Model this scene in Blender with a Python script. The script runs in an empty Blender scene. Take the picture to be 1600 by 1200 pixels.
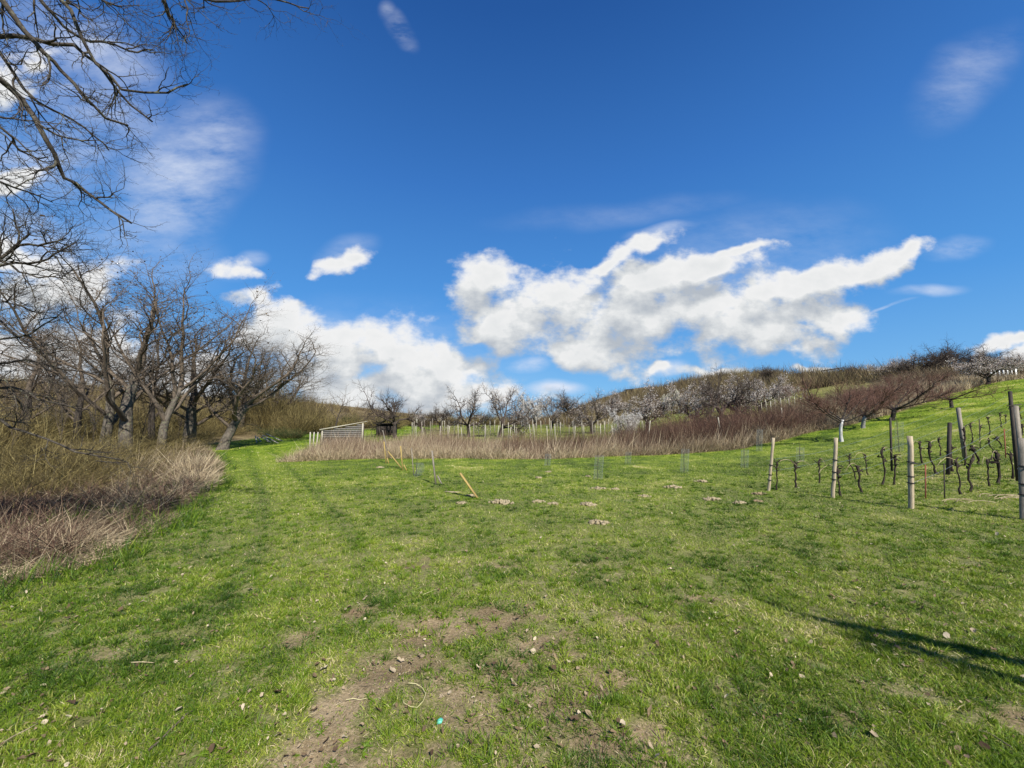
import bpy, math, random
import numpy as np
from mathutils import Vector, Matrix
R = math.radians
SC = bpy.context.scene

# ------------------------------------------------------------------ camera, world, sun
F = 620.0; EYE = 1.7; PITCH = math.atan(65 / F)
cam_d = bpy.data.cameras.new('camera'); cam = bpy.data.objects.new('camera', cam_d)
SC.collection.objects.link(cam); SC.camera = cam
cam_d.sensor_width = 36; cam_d.lens = 36 * F / 1600; cam_d.clip_start = .05; cam_d.clip_end = 3000
cam.location = (0, 0, EYE); cam.rotation_euler = (R(90) + PITCH, 0, 0)
SC.view_settings.view_transform = 'Standard'; SC.view_settings.look = 'None'
SC.view_settings.exposure = 0.74; SC.view_settings.gamma = 1
SC.render.resolution_x = 1024; SC.render.resolution_y = 768

def ray(X, Y):
    a, b = (X - 800) / F, (600 - Y) / F
    c, s = math.cos(PITCH), math.sin(PITCH)
    return (a, c - b * s, s + b * c)          # x, y, z  (depth component in y)
def uv(X, Y):
    d = ray(X, Y); return d[0] / d[1], d[2] / d[1]

SUN_EL, SUN_DIR = R(41), (0.42, -0.907)
sun_d = bpy.data.lights.new('sun', 'SUN'); sun = bpy.data.objects.new('sun', sun_d); SC.collection.objects.link(sun)
sun_d.energy = 5.0; sun_d.angle = R(.5); sun_d.color = (1, .955, .88)
sv = Vector((SUN_DIR[0] * math.cos(SUN_EL), SUN_DIR[1] * math.cos(SUN_EL), math.sin(SUN_EL)))
sun.rotation_euler = sv.to_track_quat('Z', 'Y').to_euler()

class NT:
    """small helper for node trees"""
    def __init__(s, tree): s.t = tree
    def n(s, typ, **kw):
        nd = s.t.nodes.new(typ)
        for k, v in kw.items():
            if k == 'ins':
                for kk, vv in v.items():
                    if hasattr(vv, 'is_linked'): s.t.links.new(vv, nd.inputs[kk])
                    else: nd.inputs[kk].default_value = vv
            else: setattr(nd, k, v)
        return nd
    def math(s, op, a, b=None, c=None, clamp=False):
        ins = {0: a}
        if b is not None: ins[1] = b
        if c is not None: ins[2] = c
        return s.n('ShaderNodeMath', operation=op, use_clamp=clamp, ins=ins).outputs[0]
    def vmath(s, op, a, b=None, scale=None):
        ins = {0: a}
        if b is not None: ins[1] = b
        nd = s.n('ShaderNodeVectorMath', operation=op, ins=ins)
        if scale is not None:
            nd.inputs['Scale'].default_value = scale
        return nd.outputs['Value'] if op in ('LENGTH', 'DOT_PRODUCT', 'DISTANCE') else nd.outputs[0]
    def mix(s, f, a, b, blend='MIX'):
        nd = s.n('ShaderNodeMix', data_type='RGBA', blend_type=blend)
        for i, v in ((0, f), (6, a), (7, b)):
            if hasattr(v, 'is_linked'): s.t.links.new(v, nd.inputs[i])
            else: nd.inputs[i].default_value = v if i == 0 or len(v) == 4 else (*v, 1)
        return nd.outputs[2]
    def ramp(s, f, stops, interp='LINEAR'):
        nd = s.n('ShaderNodeValToRGB', ins={0: f}); cr = nd.color_ramp; cr.interpolation = interp
        while len(cr.elements) < len(stops): cr.elements.new(.5)
        for e, (p, c) in zip(cr.elements, stops):
            e.position = p; e.color = (*c, 1) if len(c) == 3 else c
        return nd.outputs[0]
    def mrange(s, v, a, b, c=0., d=1., smooth=False):
        nd = s.n('ShaderNodeMapRange', interpolation_type='SMOOTHSTEP' if smooth else 'LINEAR',
                 ins={0: v, 1: a, 2: b, 3: c, 4: d})
        return nd.outputs[0]
    def noise(s, vec, scale, detail=4, rough=.5, dist=0., dims='3D'):
        nd = s.n('ShaderNodeTexNoise', noise_dimensions=dims, ins={'Scale': scale, 'Detail': detail, 'Roughness': rough, 'Distortion': dist})
        if vec is not None: s.t.links.new(vec, nd.inputs['Vector'])
        return nd.outputs[0]
    def link(s, a, b): s.t.links.new(a, b)

# clouds: (pixel x, pixel y, radius x, radius y, rotation deg) turned into view directions
CUMULUS = [(745, 440, 58, 40, 20), (800, 500, 85, 62, 0), (870, 470, 110, 70, 8), (905, 530, 150, 42, 0), (985, 505, 120, 75, 0),
           (960, 400, 70, 22, 18), (1035, 440, 90, 58, 15), (1110, 420, 100, 36, 18), (1150, 385, 70, 16, 12),
           (1100, 490, 150, 66, 6), (1200, 490, 135, 68, 8), (1170, 530, 120, 34, 0), (1260, 455, 120, 42, 18), (1290, 500, 70, 40, 0), (1240, 535, 80, 26, 0), (755, 525, 45, 28, 0), (1330, 420, 110, 28, 14), (1415, 398, 70, 20, 10),
           (1020, 375, 44, 16, 20),
           (548, 396, 40, 22, 30), (522, 415, 26, 24, 0), (352, 427, 34, 19, -12),
           (400, 485, 65, 24, -18), (450, 520, 90, 52, -14), (545, 560, 105, 50, -8), (480, 590, 130, 55, 0), (640, 565, 95, 52, -6), (715, 580, 90, 36, -14),
           (600, 610, 230, 42, 0), (740, 612, 110, 26, 0), (1025, 580, 16, 10, 10), 
           (1160, 584, 90, 9, 0), (1250, 583, 40, 9, 0), (1360, 578, 24, 13, 0), (1590, 530, 70, 16, 8), (1640, 560, 110, 22, 8),
           (60, 460, 130, 48, 10), (20, 400, 90, 32, 0), (120, 560, 180, 60, 0), (280, 600, 120, 60, 0), (20, 290, 70, 28, -5), (-60, 120, 150, 60, 0)]
CIRRUS = [(830, 573, 34, 13, 0, .9), (868, 608, 48, 14, 0, .9), (1045, 575, 32, 14, 10, .8), (395, 408, 30, 14, 0, .4), (350, 424, 44, 20, -12, .3), (545, 398, 50, 30, 25, .3), (270, 290, 110, 150, -30, .62), (320, 240, 90, 110, 0, .55), (215, 380, 150, 70, -20, .35), (130, 80, 190, 75, -28, .6), (150, 170, 220, 60, -20, .35), (60, 250, 180, 90, 0, .45),
          (50, 380, 130, 60, -10, .5), (630, 50, 20, 50, 28, .42), (612, 22, 16, 26, 20, .3), (640, 72, 18, 18, 0, .3), (1450, 457, 62, 10, 8, .55), (1385, 487, 50, 3.0, 18, .6),
          (1510, 120, 130, 60, 40, .28), (1040, 360, 70, 14, 10, .5), (1500, 385, 60, 18, 14, .5), (980, 330, 220, 26, 6, .14), (1180, 400, 230, 90, 8, .22), (560, 560, 300, 90, 0, .3)]
def blobs(g, vec, items, smooth):
    acc = None; sx = g.n('ShaderNodeSeparateXYZ', ins={0: vec})
    for it in items:
        X, Y, rx, ry, rot = it[:5]
        u0, v0 = uv(X, Y); du, dv = rx / F, ry / F
        # each blob reads the running result through z (scaled away): keeps the shader's evaluation sequential
        cv = vec if acc is None else g.n('ShaderNodeCombineXYZ', ins={0: sx.outputs[0], 1: sx.outputs[1], 2: acc}).outputs[0]
        mp = g.n('ShaderNodeMapping', vector_type='TEXTURE', ins={0: cv})
        mp.inputs['Location'].default_value = (u0, v0, 0); mp.inputs['Rotation'].default_value = (0, 0, R(rot)); mp.inputs['Scale'].default_value = (du, dv, 1e6)
        ln = g.vmath('LENGTH', mp.outputs[0])
        if len(it) > 5:
            o = g.mrange(ln, .15, 1.25, it[5], 0., True)
            acc = o if acc is None else g.math('MAXIMUM', acc, o)
        else:
            acc = ln if acc is None else g.math('SMOOTH_MIN', acc, ln, smooth)
    return acc

def make_world():
    w = bpy.data.worlds.new('World'); SC.world = w; w.use_nodes = True
    g = NT(w.node_tree); w.node_tree.nodes.clear()
    sky = g.n('ShaderNodeTexSky', sky_type='NISHITA'); sky.sun_disc = False
    sky.sun_elevation = SUN_EL; sky.sun_rotation = math.atan2(SUN_DIR[0], SUN_DIR[1])
    sky.altitude = 200; sky.air_density = 1.0; sky.dust_density = .25; sky.ozone_density = 2.2
    hs = g.n('ShaderNodeHueSaturation', ins={'Saturation': 1.12, 'Value': 1.0, 'Color': sky.outputs[0]})
    skyc = g.mix(1., hs.outputs[0], (.84, 1.0, 1.12), 'MULTIPLY')
    tc = g.n('ShaderNodeTexCoord'); sep = g.n('ShaderNodeSeparateXYZ', ins={0: tc.outputs['Generated']})
    air = g.ramp(sep.outputs[2], [(0., (2.6, 5.4, 8.8)), (.10, (1.75, 4.7, 8.7)), (.26, (.86, 3.4, 8.1)), (.53, (.42, 1.95, 6.0)), (.76, (.16, .98, 3.7)), (1., (.10, .7, 2.9))])
    skyc = g.mix(.82, skyc, air)
    yy = g.math('MAXIMUM', sep.outputs[1], .06)
    u = g.math('DIVIDE', sep.outputs[0], yy); v = g.math('DIVIDE', sep.outputs[2], yy)
    base = g.n('ShaderNodeCombineXYZ', ins={0: u, 1: v, 2: 0.}).outputs[0]
    grp = bpy.data.node_groups.new('cumulus_density', 'ShaderNodeTree')
    grp.interface.new_socket('P', in_out='INPUT', socket_type='NodeSocketVector')
    grp.interface.new_socket('D', in_out='OUTPUT', socket_type='NodeSocketFloat')
    q = NT(grp); gi = q.n('NodeGroupInput'); go = q.n('NodeGroupOutput')
    P = gi.outputs[0]
    # domain warp so that the lobes are not ellipses
    wn = q.n('ShaderNodeTexNoise', noise_dimensions='2D', ins={'Scale': 4.2, 'Detail': 3., 'Roughness': .55, 'Vector': P})
    off = q.vmath('SUBTRACT', wn.outputs['Color'], (.5, .5, .5))
    Pw = q.vmath('ADD', P, q.vmath('SCALE', off, scale=.17))
    D = blobs(q, Pw, CUMULUS, .35)
    m = q.mrange(D, .30, 2.1, 1.05, -.46)
    st = q.n('ShaderNodeMapping', ins={0: P}); st.inputs['Scale'].default_value = (1., 1.5, 1)
    n1 = q.noise(st.outputs[0], 7.5, 8, .60, 0., '2D')
    vo = q.n('ShaderNodeTexVoronoi', voronoi_dimensions='2D', feature='F1', ins={'Vector': q.vmath('ADD', P, q.vmath('SCALE', off, scale=.12)), 'Scale': 13.})
    bil = q.math('SUBTRACT', .5, vo.outputs['Distance'])
    s = q.math('ADD', m, q.math('MULTIPLY', q.math('SUBTRACT', n1, .5), 1.75))
    s = q.math('ADD', s, q.math('MULTIPLY', bil, .26))
    q.link(s, go.inputs[0])
    def dens(vec):
        nd = g.n('ShaderNodeGroup'); nd.node_tree = grp; g.link(vec, nd.inputs[0]); return nd.outputs[0]
    d0 = dens(base); d1 = dens(g.vmath('ADD', base, (.024, .070, 0)))
    cov = g.mrange(d0, .33, .92, 0., 1., True)
    lit = g.math('SUBTRACT', d0, d1)
    lit = g.mrange(lit, -.42, .34, 0., 1.)
    thick = g.mrange(d0, .5, 1.5, 1., 0.)
    lit = g.math('MULTIPLY', g.math('ADD', lit, g.math('MULTIPLY', thick, .35)), .8, clamp=True)
    ccol = g.ramp(lit, [(0., (4.0, 4.5, 5.2)), (.30, (5.1, 5.5, 6.0)), (.55, (6.3, 6.6, 6.9)), (.8, (7.7, 7.9, 8.0)), (1., (9.0, 9.0, 9.0))])
    # cirrus veils
    wn2 = g.n('ShaderNodeTexNoise', noise_dimensions='2D', ins={'Scale': 3., 'Detail': 3., 'Vector': base})
    b2 = g.vmath('ADD', base, g.vmath('SCALE', g.vmath('SUBTRACT', wn2.outputs['Color'], (.5, .5, .5)), scale=.07))
    ci = blobs(g, b2, CIRRUS, 0)
    sm = g.n('ShaderNodeMapping', ins={0: base}); sm.inputs['Rotation'].default_value = (0, 0, R(-24)); sm.inputs['Scale'].default_value = (1, 2.6, 1)
    n2 = g.noise(sm.outputs[0], 4.2, 8, .64, .0, '2D')
    ci = g.math('MULTIPLY', ci, g.mrange(n2, .26, .70, .06, 1.15))
    front = g.mrange(sep.outputs[1], .06, .2, 0., 1.)
    above = g.mrange(sep.outputs[2], -.02, .0, 0., 1.)
    ci = g.math('MULTIPLY', g.math('MULTIPLY', ci, front), above)
    cov = g.math('MULTIPLY', g.math('MULTIPLY', cov, front), above)
    c1 = g.mix(ci, skyc, (7.6, 8.2, 9.4))
    c2 = g.mix(cov, c1, ccol)
    bg = g.n('ShaderNodeBackground', ins={0: c2, 1: .06})
    out = g.n('ShaderNodeOutputWorld', ins={0: bg.outputs[0]})
    w.cycles.sampling_method = 'MANUAL'; w.cycles.sample_map_resolution = 512
make_world()

# ------------------------------------------------------------------ numpy noise
def _hash(ix, iy, seed):
    h = (ix.astype(np.int64) * 374761393 + iy.astype(np.int64) * 668265263 + seed * 1442695041) & 0xffffffff
    h = ((h ^ (h >> 13)) * 1274126177) & 0xffffffff
    return ((h ^ (h >> 16)) & 0xffff) / 65535.0
def vnoise(x, y, s=0):
    ix, iy = np.floor(x), np.floor(y); fx, fy = x - ix, y - iy
    fx = fx * fx * (3 - 2 * fx); fy = fy * fy * (3 - 2 * fy)
    a, b = _hash(ix, iy, s), _hash(ix + 1, iy, s); c, d = _hash(ix, iy + 1, s), _hash(ix + 1, iy + 1, s)
    return (a * (1 - fx) + b * fx) * (1 - fy) + (c * (1 - fx) + d * fx) * fy
def fbm(x, y, s=0, o=4, g=.5):
    t = 0; a = 1; n = 0
    for i in range(o):
        t = t + a * vnoise(x * 2 ** i + 17.3 * i, y * 2 ** i - 9.1 * i, s + i); n += a; a *= g
    return t / n
def sstep(a, b, x):
    t = np.clip((x - a) / (b - a), 0, 1); return t * t * (3 - 2 * t)
def splus(x, k): return np.logaddexp(0, np.asarray(x, float) / k) * k
def softmin(a, b, k): return -np.logaddexp(-a / k, -b / k) * k

# ------------------------------------------------------------------ terrain
def terrain(x, y):
    x = np.asarray(x, float); y = np.asarray(y, float)
    h = .135 * splus(x - 9.5, 1.6) + .05 * splus(x - 26, 4)
    cap = 6.3 + .05 * splus(y - 45, 4)
    h = softmin(h, cap, 1.0) * sstep(-6, 6, y)
    h = h + .045 * splus(y - 21, 2.5) - .045 * splus(y - 62, 5) * sstep(200, 0, x)
    h = h + .055 * splus(y - 55, 8) * sstep(4, 45, x) * sstep(260, 120, y)
    # left hillside far behind the bank
    h = h + softmin(.13 * splus(-x - 46, 4) * sstep(5, 30, y), np.full_like(x + y, 11.), 2.)
    h = h + .04 * splus(y - 110, 10) * sstep(30, -60, x) * sstep(420, 200, y)
    # ditch behind the left bank
    h = h - .9 * np.exp(-((x + 15 - .0 * y) / 3.5) ** 2) * sstep(16, 9, y)
    h = h + .05 * (fbm(x * .35, y * .35, 5) - .5) + .03 * (fbm(x * 1.7, y * 1.7, 8, 3) - .5)
    return h
T0 = float(terrain(0, 0))
def tz(x, y): return float(terrain(x, y))
def hit(X, Y):
    """where the view ray through a photo pixel meets the ground"""
    d = ray(X, Y); k = 1 / d[1]
    ys = np.concatenate([np.arange(1, 30, .02), np.arange(30, 300, .2)])
    zz = EYE + d[2] * k * ys; t = terrain(d[0] * k * ys, ys)
    i = np.argmax(zz <= t)
    if zz[i] > t[i]: i = len(ys) - 1
    y = float(ys[i]); return Vector((d[0] * k * y, y, tz(d[0] * k * y, y)))
def at(X, D):
    """ground point at depth D in the direction of photo column X (at the horizon)"""
    x = uv(X, 665)[0] * D; return Vector((x, D, tz(x, D)))
def p3(X, Y, D):
    d = ray(X, Y); return Vector((d[0] / d[1] * D, D, EYE + d[2] / d[1] * D))

# ------------------------------------------------------------------ object helpers
def tag(o, label=None, cat=None, group=None, kind=None):
    if label: o['label'] = label
    if cat: o['category'] = cat
    if group: o['group'] = group
    if kind: o['kind'] = kind
    return o
def empty(name, loc, rz=0, **kw):
    o = bpy.data.objects.new(name, None); SC.collection.objects.link(o); o.location = loc; o.rotation_euler = (0, 0, rz)
    o.empty_display_size = .2
    return tag(o, **kw)
def build_mesh(name, verts, faces, mat, tint=None, smooth=False):
    """verts (N,3), faces list of (M,k) int arrays"""
    me = bpy.data.meshes.new(name); verts = np.asarray(verts, np.float32)
    me.vertices.add(len(verts)); me.vertices.foreach_set('co', verts.ravel())
    faces = [np.asarray(f, np.int32) for f in faces if len(f)]
    nl = sum(f.size for f in faces); nf = sum(len(f) for f in faces)
    me.loops.add(nl); me.loops.foreach_set('vertex_index', np.concatenate([f.ravel() for f in faces]))
    me.polygons.add(nf)
    tot = np.concatenate([np.full(len(f), f.shape[1], np.int32) for f in faces])
    me.polygons.foreach_set('loop_start', np.concatenate([[0], np.cumsum(tot)[:-1]]).astype(np.int32))
    if smooth: me.polygons.foreach_set('use_smooth', np.ones(nf, bool))
    if tint is not None:
        for k, vals in (tint.items() if isinstance(tint, dict) else [('tint', tint)]):
            a = me.attributes.new(k, 'FLOAT', 'POINT'); a.data.foreach_set('value', np.asarray(vals, np.float32))
    me.materials.append(mat); me.update(calc_edges=True)
    return me
def mobj(name, me, parent=None, **kw):
    o = bpy.data.objects.new(name, me); SC.collection.objects.link(o)
    if parent is not None: o.parent = parent
    return tag(o, **kw)

# --- tubes: polylines with radii
def tubes(lines, sides, tint=None, close=True):
    """lines: list of (pts Nx3, radii N[, tint]) -> verts, faces, tint"""
    V, Fq, Ft, T = [], [], [], []; base = 0
    groups = {}
    for L in lines: groups.setdefault(len(L[0]), []).append(L)
    for n, Ls in groups.items():
        P = np.array([L[0] for L in Ls], float); Rr = np.array([L[1] for L in Ls], float); m = len(Ls)
        tt = np.array([L[2] if len(L) > 2 else .5 for L in Ls])
        tan = np.empty_like(P); tan[:, 1:-1] = P[:, 2:] - P[:, :-2]; tan[:, 0] = P[:, 1] - P[:, 0]; tan[:, -1] = P[:, -1] - P[:, -2]
        tan /= np.linalg.norm(tan, axis=2, keepdims=True) + 1e-9
        md = P[:, -1] - P[:, 0]; ref = np.where(np.abs(md[:, 2:3]) > .8 * np.linalg.norm(md, axis=1, keepdims=True), [[1., .17, 0]], [[0., .11, 1.]])
        a = np.cross(tan, ref[:, None, :]); a /= np.linalg.norm(a, axis=2, keepdims=True) + 1e-9
        b = np.cross(tan, a)
        ang = np.arange(sides) * 2 * math.pi / sides
        ring = P[:, :, None, :] + Rr[:, :, None, None] * (a[:, :, None, :] * np.cos(ang)[None, None, :, None] + b[:, :, None, :] * np.sin(ang)[None, None, :, None])
        V.append(ring.reshape(-1, 3)); T.append(np.repeat(tt, n * sides))
        i0 = base + (np.arange(m) * n * sides)[:, None, None] + (np.arange(n - 1) * sides)[None, :, None]
        k = np.arange(sides)[None, None, :]; k2 = (k + 1) % sides
        Fq.append(np.stack([i0 + k, i0 + k2, i0 + sides + k2, i0 + sides + k], -1).reshape(-1, 4))
        if close:
            e0 = base + (np.arange(m) * n * sides)[:, None] + (n - 1) * sides
            if sides == 3: Ft.append(e0 + np.arange(3)[None])
            elif sides == 4: Fq.append(e0 + np.arange(4)[None])
            else:
                Ft.append(np.stack([e0 + 0 * np.arange(1, sides - 1)[None], e0 + np.arange(1, sides - 1)[None], e0 + np.arange(2, sides)[None]], -1).reshape(-1, 3))
        base += m * n * sides
    if not V: return np.zeros((0, 3)), [], np.zeros(0)
    return np.concatenate(V), [np.concatenate(Fq)] + ([np.concatenate(Ft)] if Ft else []), np.concatenate(T)
def tube_mesh(name, parts, mat):
    """parts: list of (lines, sides)"""
    V, Fs, T = [], [], []; b = 0
    for lines, sides in parts:
        if not lines: continue
        v, f, t = tubes(lines, sides)
        V.append(v); T.append(t); Fs += [x + b for x in f]; b += len(v)
    return build_mesh(name, np.concatenate(V), Fs, mat, np.concatenate(T), smooth=True)

# --- fibres: tapered ribbons (grass, canes); vectorised
def fibers(base, d, L, w, bend, nseg, rng, tint, root_w=1.0):
    N = len(base); d = d / (np.linalg.norm(d, axis=1, keepdims=True) + 1e-9)
    a = rng.uniform(0, 2 * math.pi, N); side = np.stack([np.cos(a), np.sin(a), np.zeros(N)], 1)
    side -= (side * d).sum(1, keepdims=True) * d; side /= np.linalg.norm(side, axis=1, keepdims=True) + 1e-9
    V = np.empty((N, 2 * nseg + 1, 3)); T = np.empty((N, 2 * nseg + 1))
    for i in range(nseg + 1):
        t = i / nseg
        c = base + d * (L * t)[:, None] + bend * (t * t * L)[:, None]
        if i < nseg:
            ww = (w * (root_w if i == 0 else 1) * (1 - t) ** .6 / 2)[:, None]
            V[:, 2 * i] = c - side * ww; V[:, 2 * i + 1] = c + side * ww
        else: V[:, 2 * i] = c
    T[:] = tint[:, None]
    o = np.arange(N)[:, None] * (2 * nseg + 1); F = []
    for i in range(nseg - 1):
        F.append(o + np.array([[2 * i, 2 * i + 1, 2 * i + 3, 2 * i + 2]]))
    tri = o + np.array([[2 * nseg - 2, 2 * nseg - 1, 2 * nseg]])
    H = np.tile(np.linspace(0, 1, 2 * nseg + 1), (N, 1))
    return V.reshape(-1, 3), ([np.concatenate(F)] if F else []) + [tri], T.ravel(), H.ravel()
class Fib:
    def __init__(s): s.V, s.F, s.T, s.H, s.b = [], [], [], [], 0
    def add(s, *a, **k):
        v, f, t, h = fibers(*a, **k); s.V.append(v); s.T.append(t); s.H.append(h); s.F += [x + s.b for x in f]; s.b += len(v)
    def quads(s, c, size, rng, tint):
        N = len(c); n = rng.normal(size=(N, 3)); n /= np.linalg.norm(n, axis=1, keepdims=True)
        a = np.cross(n, rng.normal(size=(N, 3))); a /= np.linalg.norm(a, axis=1, keepdims=True); b = np.cross(n, a)
        sz = size[:, None]
        V = np.stack([c - a * sz, c - b * sz * .6, c + a * sz, c + b * sz * .6], 1)
        s.V.append(V.reshape(-1, 3)); s.T.append(np.repeat(tint, 4)); s.H.append(np.full(4 * N, .5)); s.F.append(s.b + np.arange(N)[:, None] * 4 + np.arange(4)[None]); s.b += 4 * N
    def mesh(s, name, mat):
        V = np.concatenate(s.V); q = [f for f in s.F if f.shape[1] == 4]; t = [f for f in s.F if f.shape[1] == 3]
        return build_mesh(name, V, ([np.concatenate(q)] if q else []) + ([np.concatenate(t)] if t else []), mat, {'tint': np.concatenate(s.T), 'along': np.concatenate(s.H)})

# ------------------------------------------------------------------ materials
def mat(name, rough=.8, spec=.25):
    m = bpy.data.materials.new(name); m.use_nodes = True; g = NT(m.node_tree)
    b = m.node_tree.nodes['Principled BSDF']; b.inputs['Roughness'].default_value = rough; b.inputs['Specular IOR Level'].default_value = spec
    return m, g, b
def dim(stops, k=.86): return [(p, tuple(v * k for v in c)) for p, c in stops]
def fibre_mat(name, stops, rough=.7, trans=.25, var=.25, spec=.2, k=.86):
    m, g, b = mat(name, rough, spec)
    at_ = g.n('ShaderNodeAttribute', attribute_name='tint').outputs['Fac']
    geo = g.n('ShaderNodeNewGeometry')
    nz = g.noise(geo.outputs['Position'], 1.3, 3)
    f = g.math('ADD', at_, g.math('MULTIPLY', g.math('SUBTRACT', nz, .5), var), clamp=True)
    c = g.ramp(f, dim(stops, k)); g.link(c, b.inputs['Base Color'])
    if trans > 0:
        tr = g.n('ShaderNodeBsdfTranslucent', ins={0: c}); mx = g.n('ShaderNodeMixShader', ins={0: trans, 1: b.outputs[0], 2: tr.outputs[0]})
        g.link(mx.outputs[0], m.node_tree.nodes['Material Output'].inputs[0])
    return m
def bark_mat(name, dark, light, scale=30., stretch=(1, 1, .25), lichen=None, bump=.6):
    m, g, b = mat(name, .9, .15)
    tc = g.n('ShaderNodeTexCoord'); mp = g.n('ShaderNodeMapping', ins={0: tc.outputs['Object']}); mp.inputs['Scale'].default_value = stretch
    n1 = g.noise(mp.outputs[0], scale, 6, .65)
    n2 = g.noise(tc.outputs['Object'], scale * .15, 3)
    f = g.math('ADD', g.math('MULTIPLY', n1, .7), g.math('MULTIPLY', n2, .3))
    c = g.ramp(f, dim([(.34, dark), (.62, light)]))
    if lichen:
        n3 = g.noise(tc.outputs['Object'], scale * .5, 4)
        c = g.mix(g.mrange(n3, .55, .68, 0., .8), c, lichen)
    g.link(c, b.inputs['Base Color'])
    bp = g.n('ShaderNodeBump', ins={'Height': n1, 'Strength': bump, 'Distance': .02}); g.link(bp.outputs[0], b.inputs['Normal'])
    return m
def wood_mat(name, dark, light, scale=8., axis=(12, 12, .8), stain=None, crack=.75):
    m, g, b = mat(name, .8, .25)
    tc = g.n('ShaderNodeTexCoord'); mp = g.n('ShaderNodeMapping', ins={0: tc.outputs['Object']}); mp.inputs['Scale'].default_value = axis
    n1 = g.noise(mp.outputs[0], scale, 6, .6, .4); n2 = g.noise(tc.outputs['Object'], 3., 3)
    c = g.ramp(g.math('ADD', g.math('MULTIPLY', n1, .65), g.math('MULTIPLY', n2, .35)), dim([(.3, dark), (.65, light)]))
    mc = g.n('ShaderNodeMapping', ins={0: tc.outputs['Object']}); mc.inputs['Scale'].default_value = tuple(a_ * .9 for a_ in axis)
    n3 = g.noise(mc.outputs[0], 5., 3, .5, 1.2); ck = g.math('ABSOLUTE', g.math('SUBTRACT', n3, .5))
    c = g.mix(g.mrange(ck, .0, .018, crack, 0.), c, tuple(v_ * .35 for v_ in dark))
    if stain: c = g.mix(g.mrange(g.noise(tc.outputs['Object'], 5., 4), .5, .7, 0., .7), c, stain)
    g.link(c, b.inputs['Base Color'])
    bp = g.n('ShaderNodeBump', ins={'Height': n1, 'Strength': .4, 'Distance': .01}); g.link(bp.outputs[0], b.inputs['Normal'])
    return m
M = {}
GRASS = [(0., (.030, .070, .007)), (.25, (.082, .155, .010)), (.5, (.170, .255, .015)), (.70, (.29, .35, .035)), (.85, (.46, .43, .13)), (1., (.66, .56, .32))]
M['grass'] = fibre_mat('grass_blade', GRASS, .5, .35, .25, .3, .98)
M['dry'] = fibre_mat('dry_grass', [(0., (.10, .07, .045)), (.3, (.21, .155, .10)), (.6, (.43, .34, .205)), (1., (.70, .58, .38))], .7, .25)
M['stems'] = fibre_mat('brown_stems', [(0., (.050, .028, .020)), (.35, (.125, .070, .048)), (.65, (.25, .17, .11)), (1., (.60, .49, .33))], .75, .1)
M['olive'] = fibre_mat('olive_twigs', [(0., (.035, .028, .015)), (.35, (.105, .080, .032)), (.65, (.24, .185, .065)), (1., (.46, .38, .16))], .75, .2)
M['russet'] = fibre_mat('russet_twigs', [(0., (.045, .024, .020)), (.4, (.12, .058, .042)), (.75, (.20, .115, .075)), (1., (.32, .23, .15))], .75, .1)
M['tan'] = fibre_mat('tan_twigs', [(0., (.07, .048, .030)), (.4, (.18, .13, .08)), (.75, (.33, .26, .16)), (1., (.50, .42, .28))], .75, .1)
M['green_leaf'] = fibre_mat('leaf_green', [(0., (.016, .035, .012)), (.5, (.04, .075, .02)), (1., (.10, .13, .04))], .6, .3)
M['blossom'] = fibre_mat('blossom', [(0., (.42, .29, .24)), (.35, (.66, .54, .46)), (1., (.90, .86, .78))], .7, .35)
M['white_bloom'] = fibre_mat('white_bloom', [(0., (.60, .52, .46)), (1., (.92, .90, .84))], .7, .35)
M['cream'] = fibre_mat('cream_blossom', [(0., (.55, .50, .36)), (1., (.86, .82, .66))], .7, .35)
M['leaf_litter'] = fibre_mat('leaf_litter', [(0., (.07, .042, .024)), (.5, (.23, .16, .09)), (1., (.55, .46, .32))], .7, .15)
M['dead_leaf'] = fibre_mat('clinging_dead_leaf', [(0., (.04, .025, .015)), (1., (.14, .09, .05))], .8, .1)
M['bark'] = bark_mat('bark_grey_brown', (.035, .028, .022), (.17, .145, .115), 22., lichen=(.16, .16, .10))
M['twig'] = bark_mat('twig_bark', (.055, .042, .032), (.19, .15, .11), 30., (1, 1, 1), bump=.2)
M['twig_mid'] = bark_mat('twig_bark_mid', (.030, .023, .019), (.11, .085, .068), 30., (1, 1, 1), bump=.2)
M['twig_near'] = bark_mat('twig_bark_near', (.020, .017, .015), (.095, .080, .064), 25., (1, 1, 1), (.13, .13, .09), .4)
M['bark_dark'] = bark_mat('bark_dark', (.018, .015, .013), (.085, .07, .058), 26.)
M['vine'] = bark_mat('vine_bark', (.008, .007, .006), (.070, .054, .042), 50., (1, 1, .2), bump=1.)
M['limewash'] = bark_mat('limewashed_bark', (.30, .29, .27), (.66, .65, .61), 12., bump=.5)
M['bark_grey_wash'] = bark_mat('grey_washed_bark', (.14, .13, .12), (.38, .36, .33), 12.)
M['peach_twig'] = bark_mat('peach_twig', (.060, .034, .026), (.19, .105, .078), 14., (1, 1, 1), bump=.2)
M['post'] = wood_mat('pale_post_wood', (.27, .21, .13), (.54, .45, .31))
M['grey_wood'] = wood_mat('grey_weathered_wood', (.12, .10, .08), (.34, .30, .24))
M['yellow_wood'] = wood_mat('mossy_yellow_wood', (.24, .17, .055), (.50, .37, .13), stain=(.42, .29, .04))
M['dark_wood'] = wood_mat('dark_old_wood', (.018, .014, .012), (.08, .065, .052))
M['pale_wood'] = wood_mat('bleached_wood', (.28, .26, .20), (.55, .51, .41))
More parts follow.
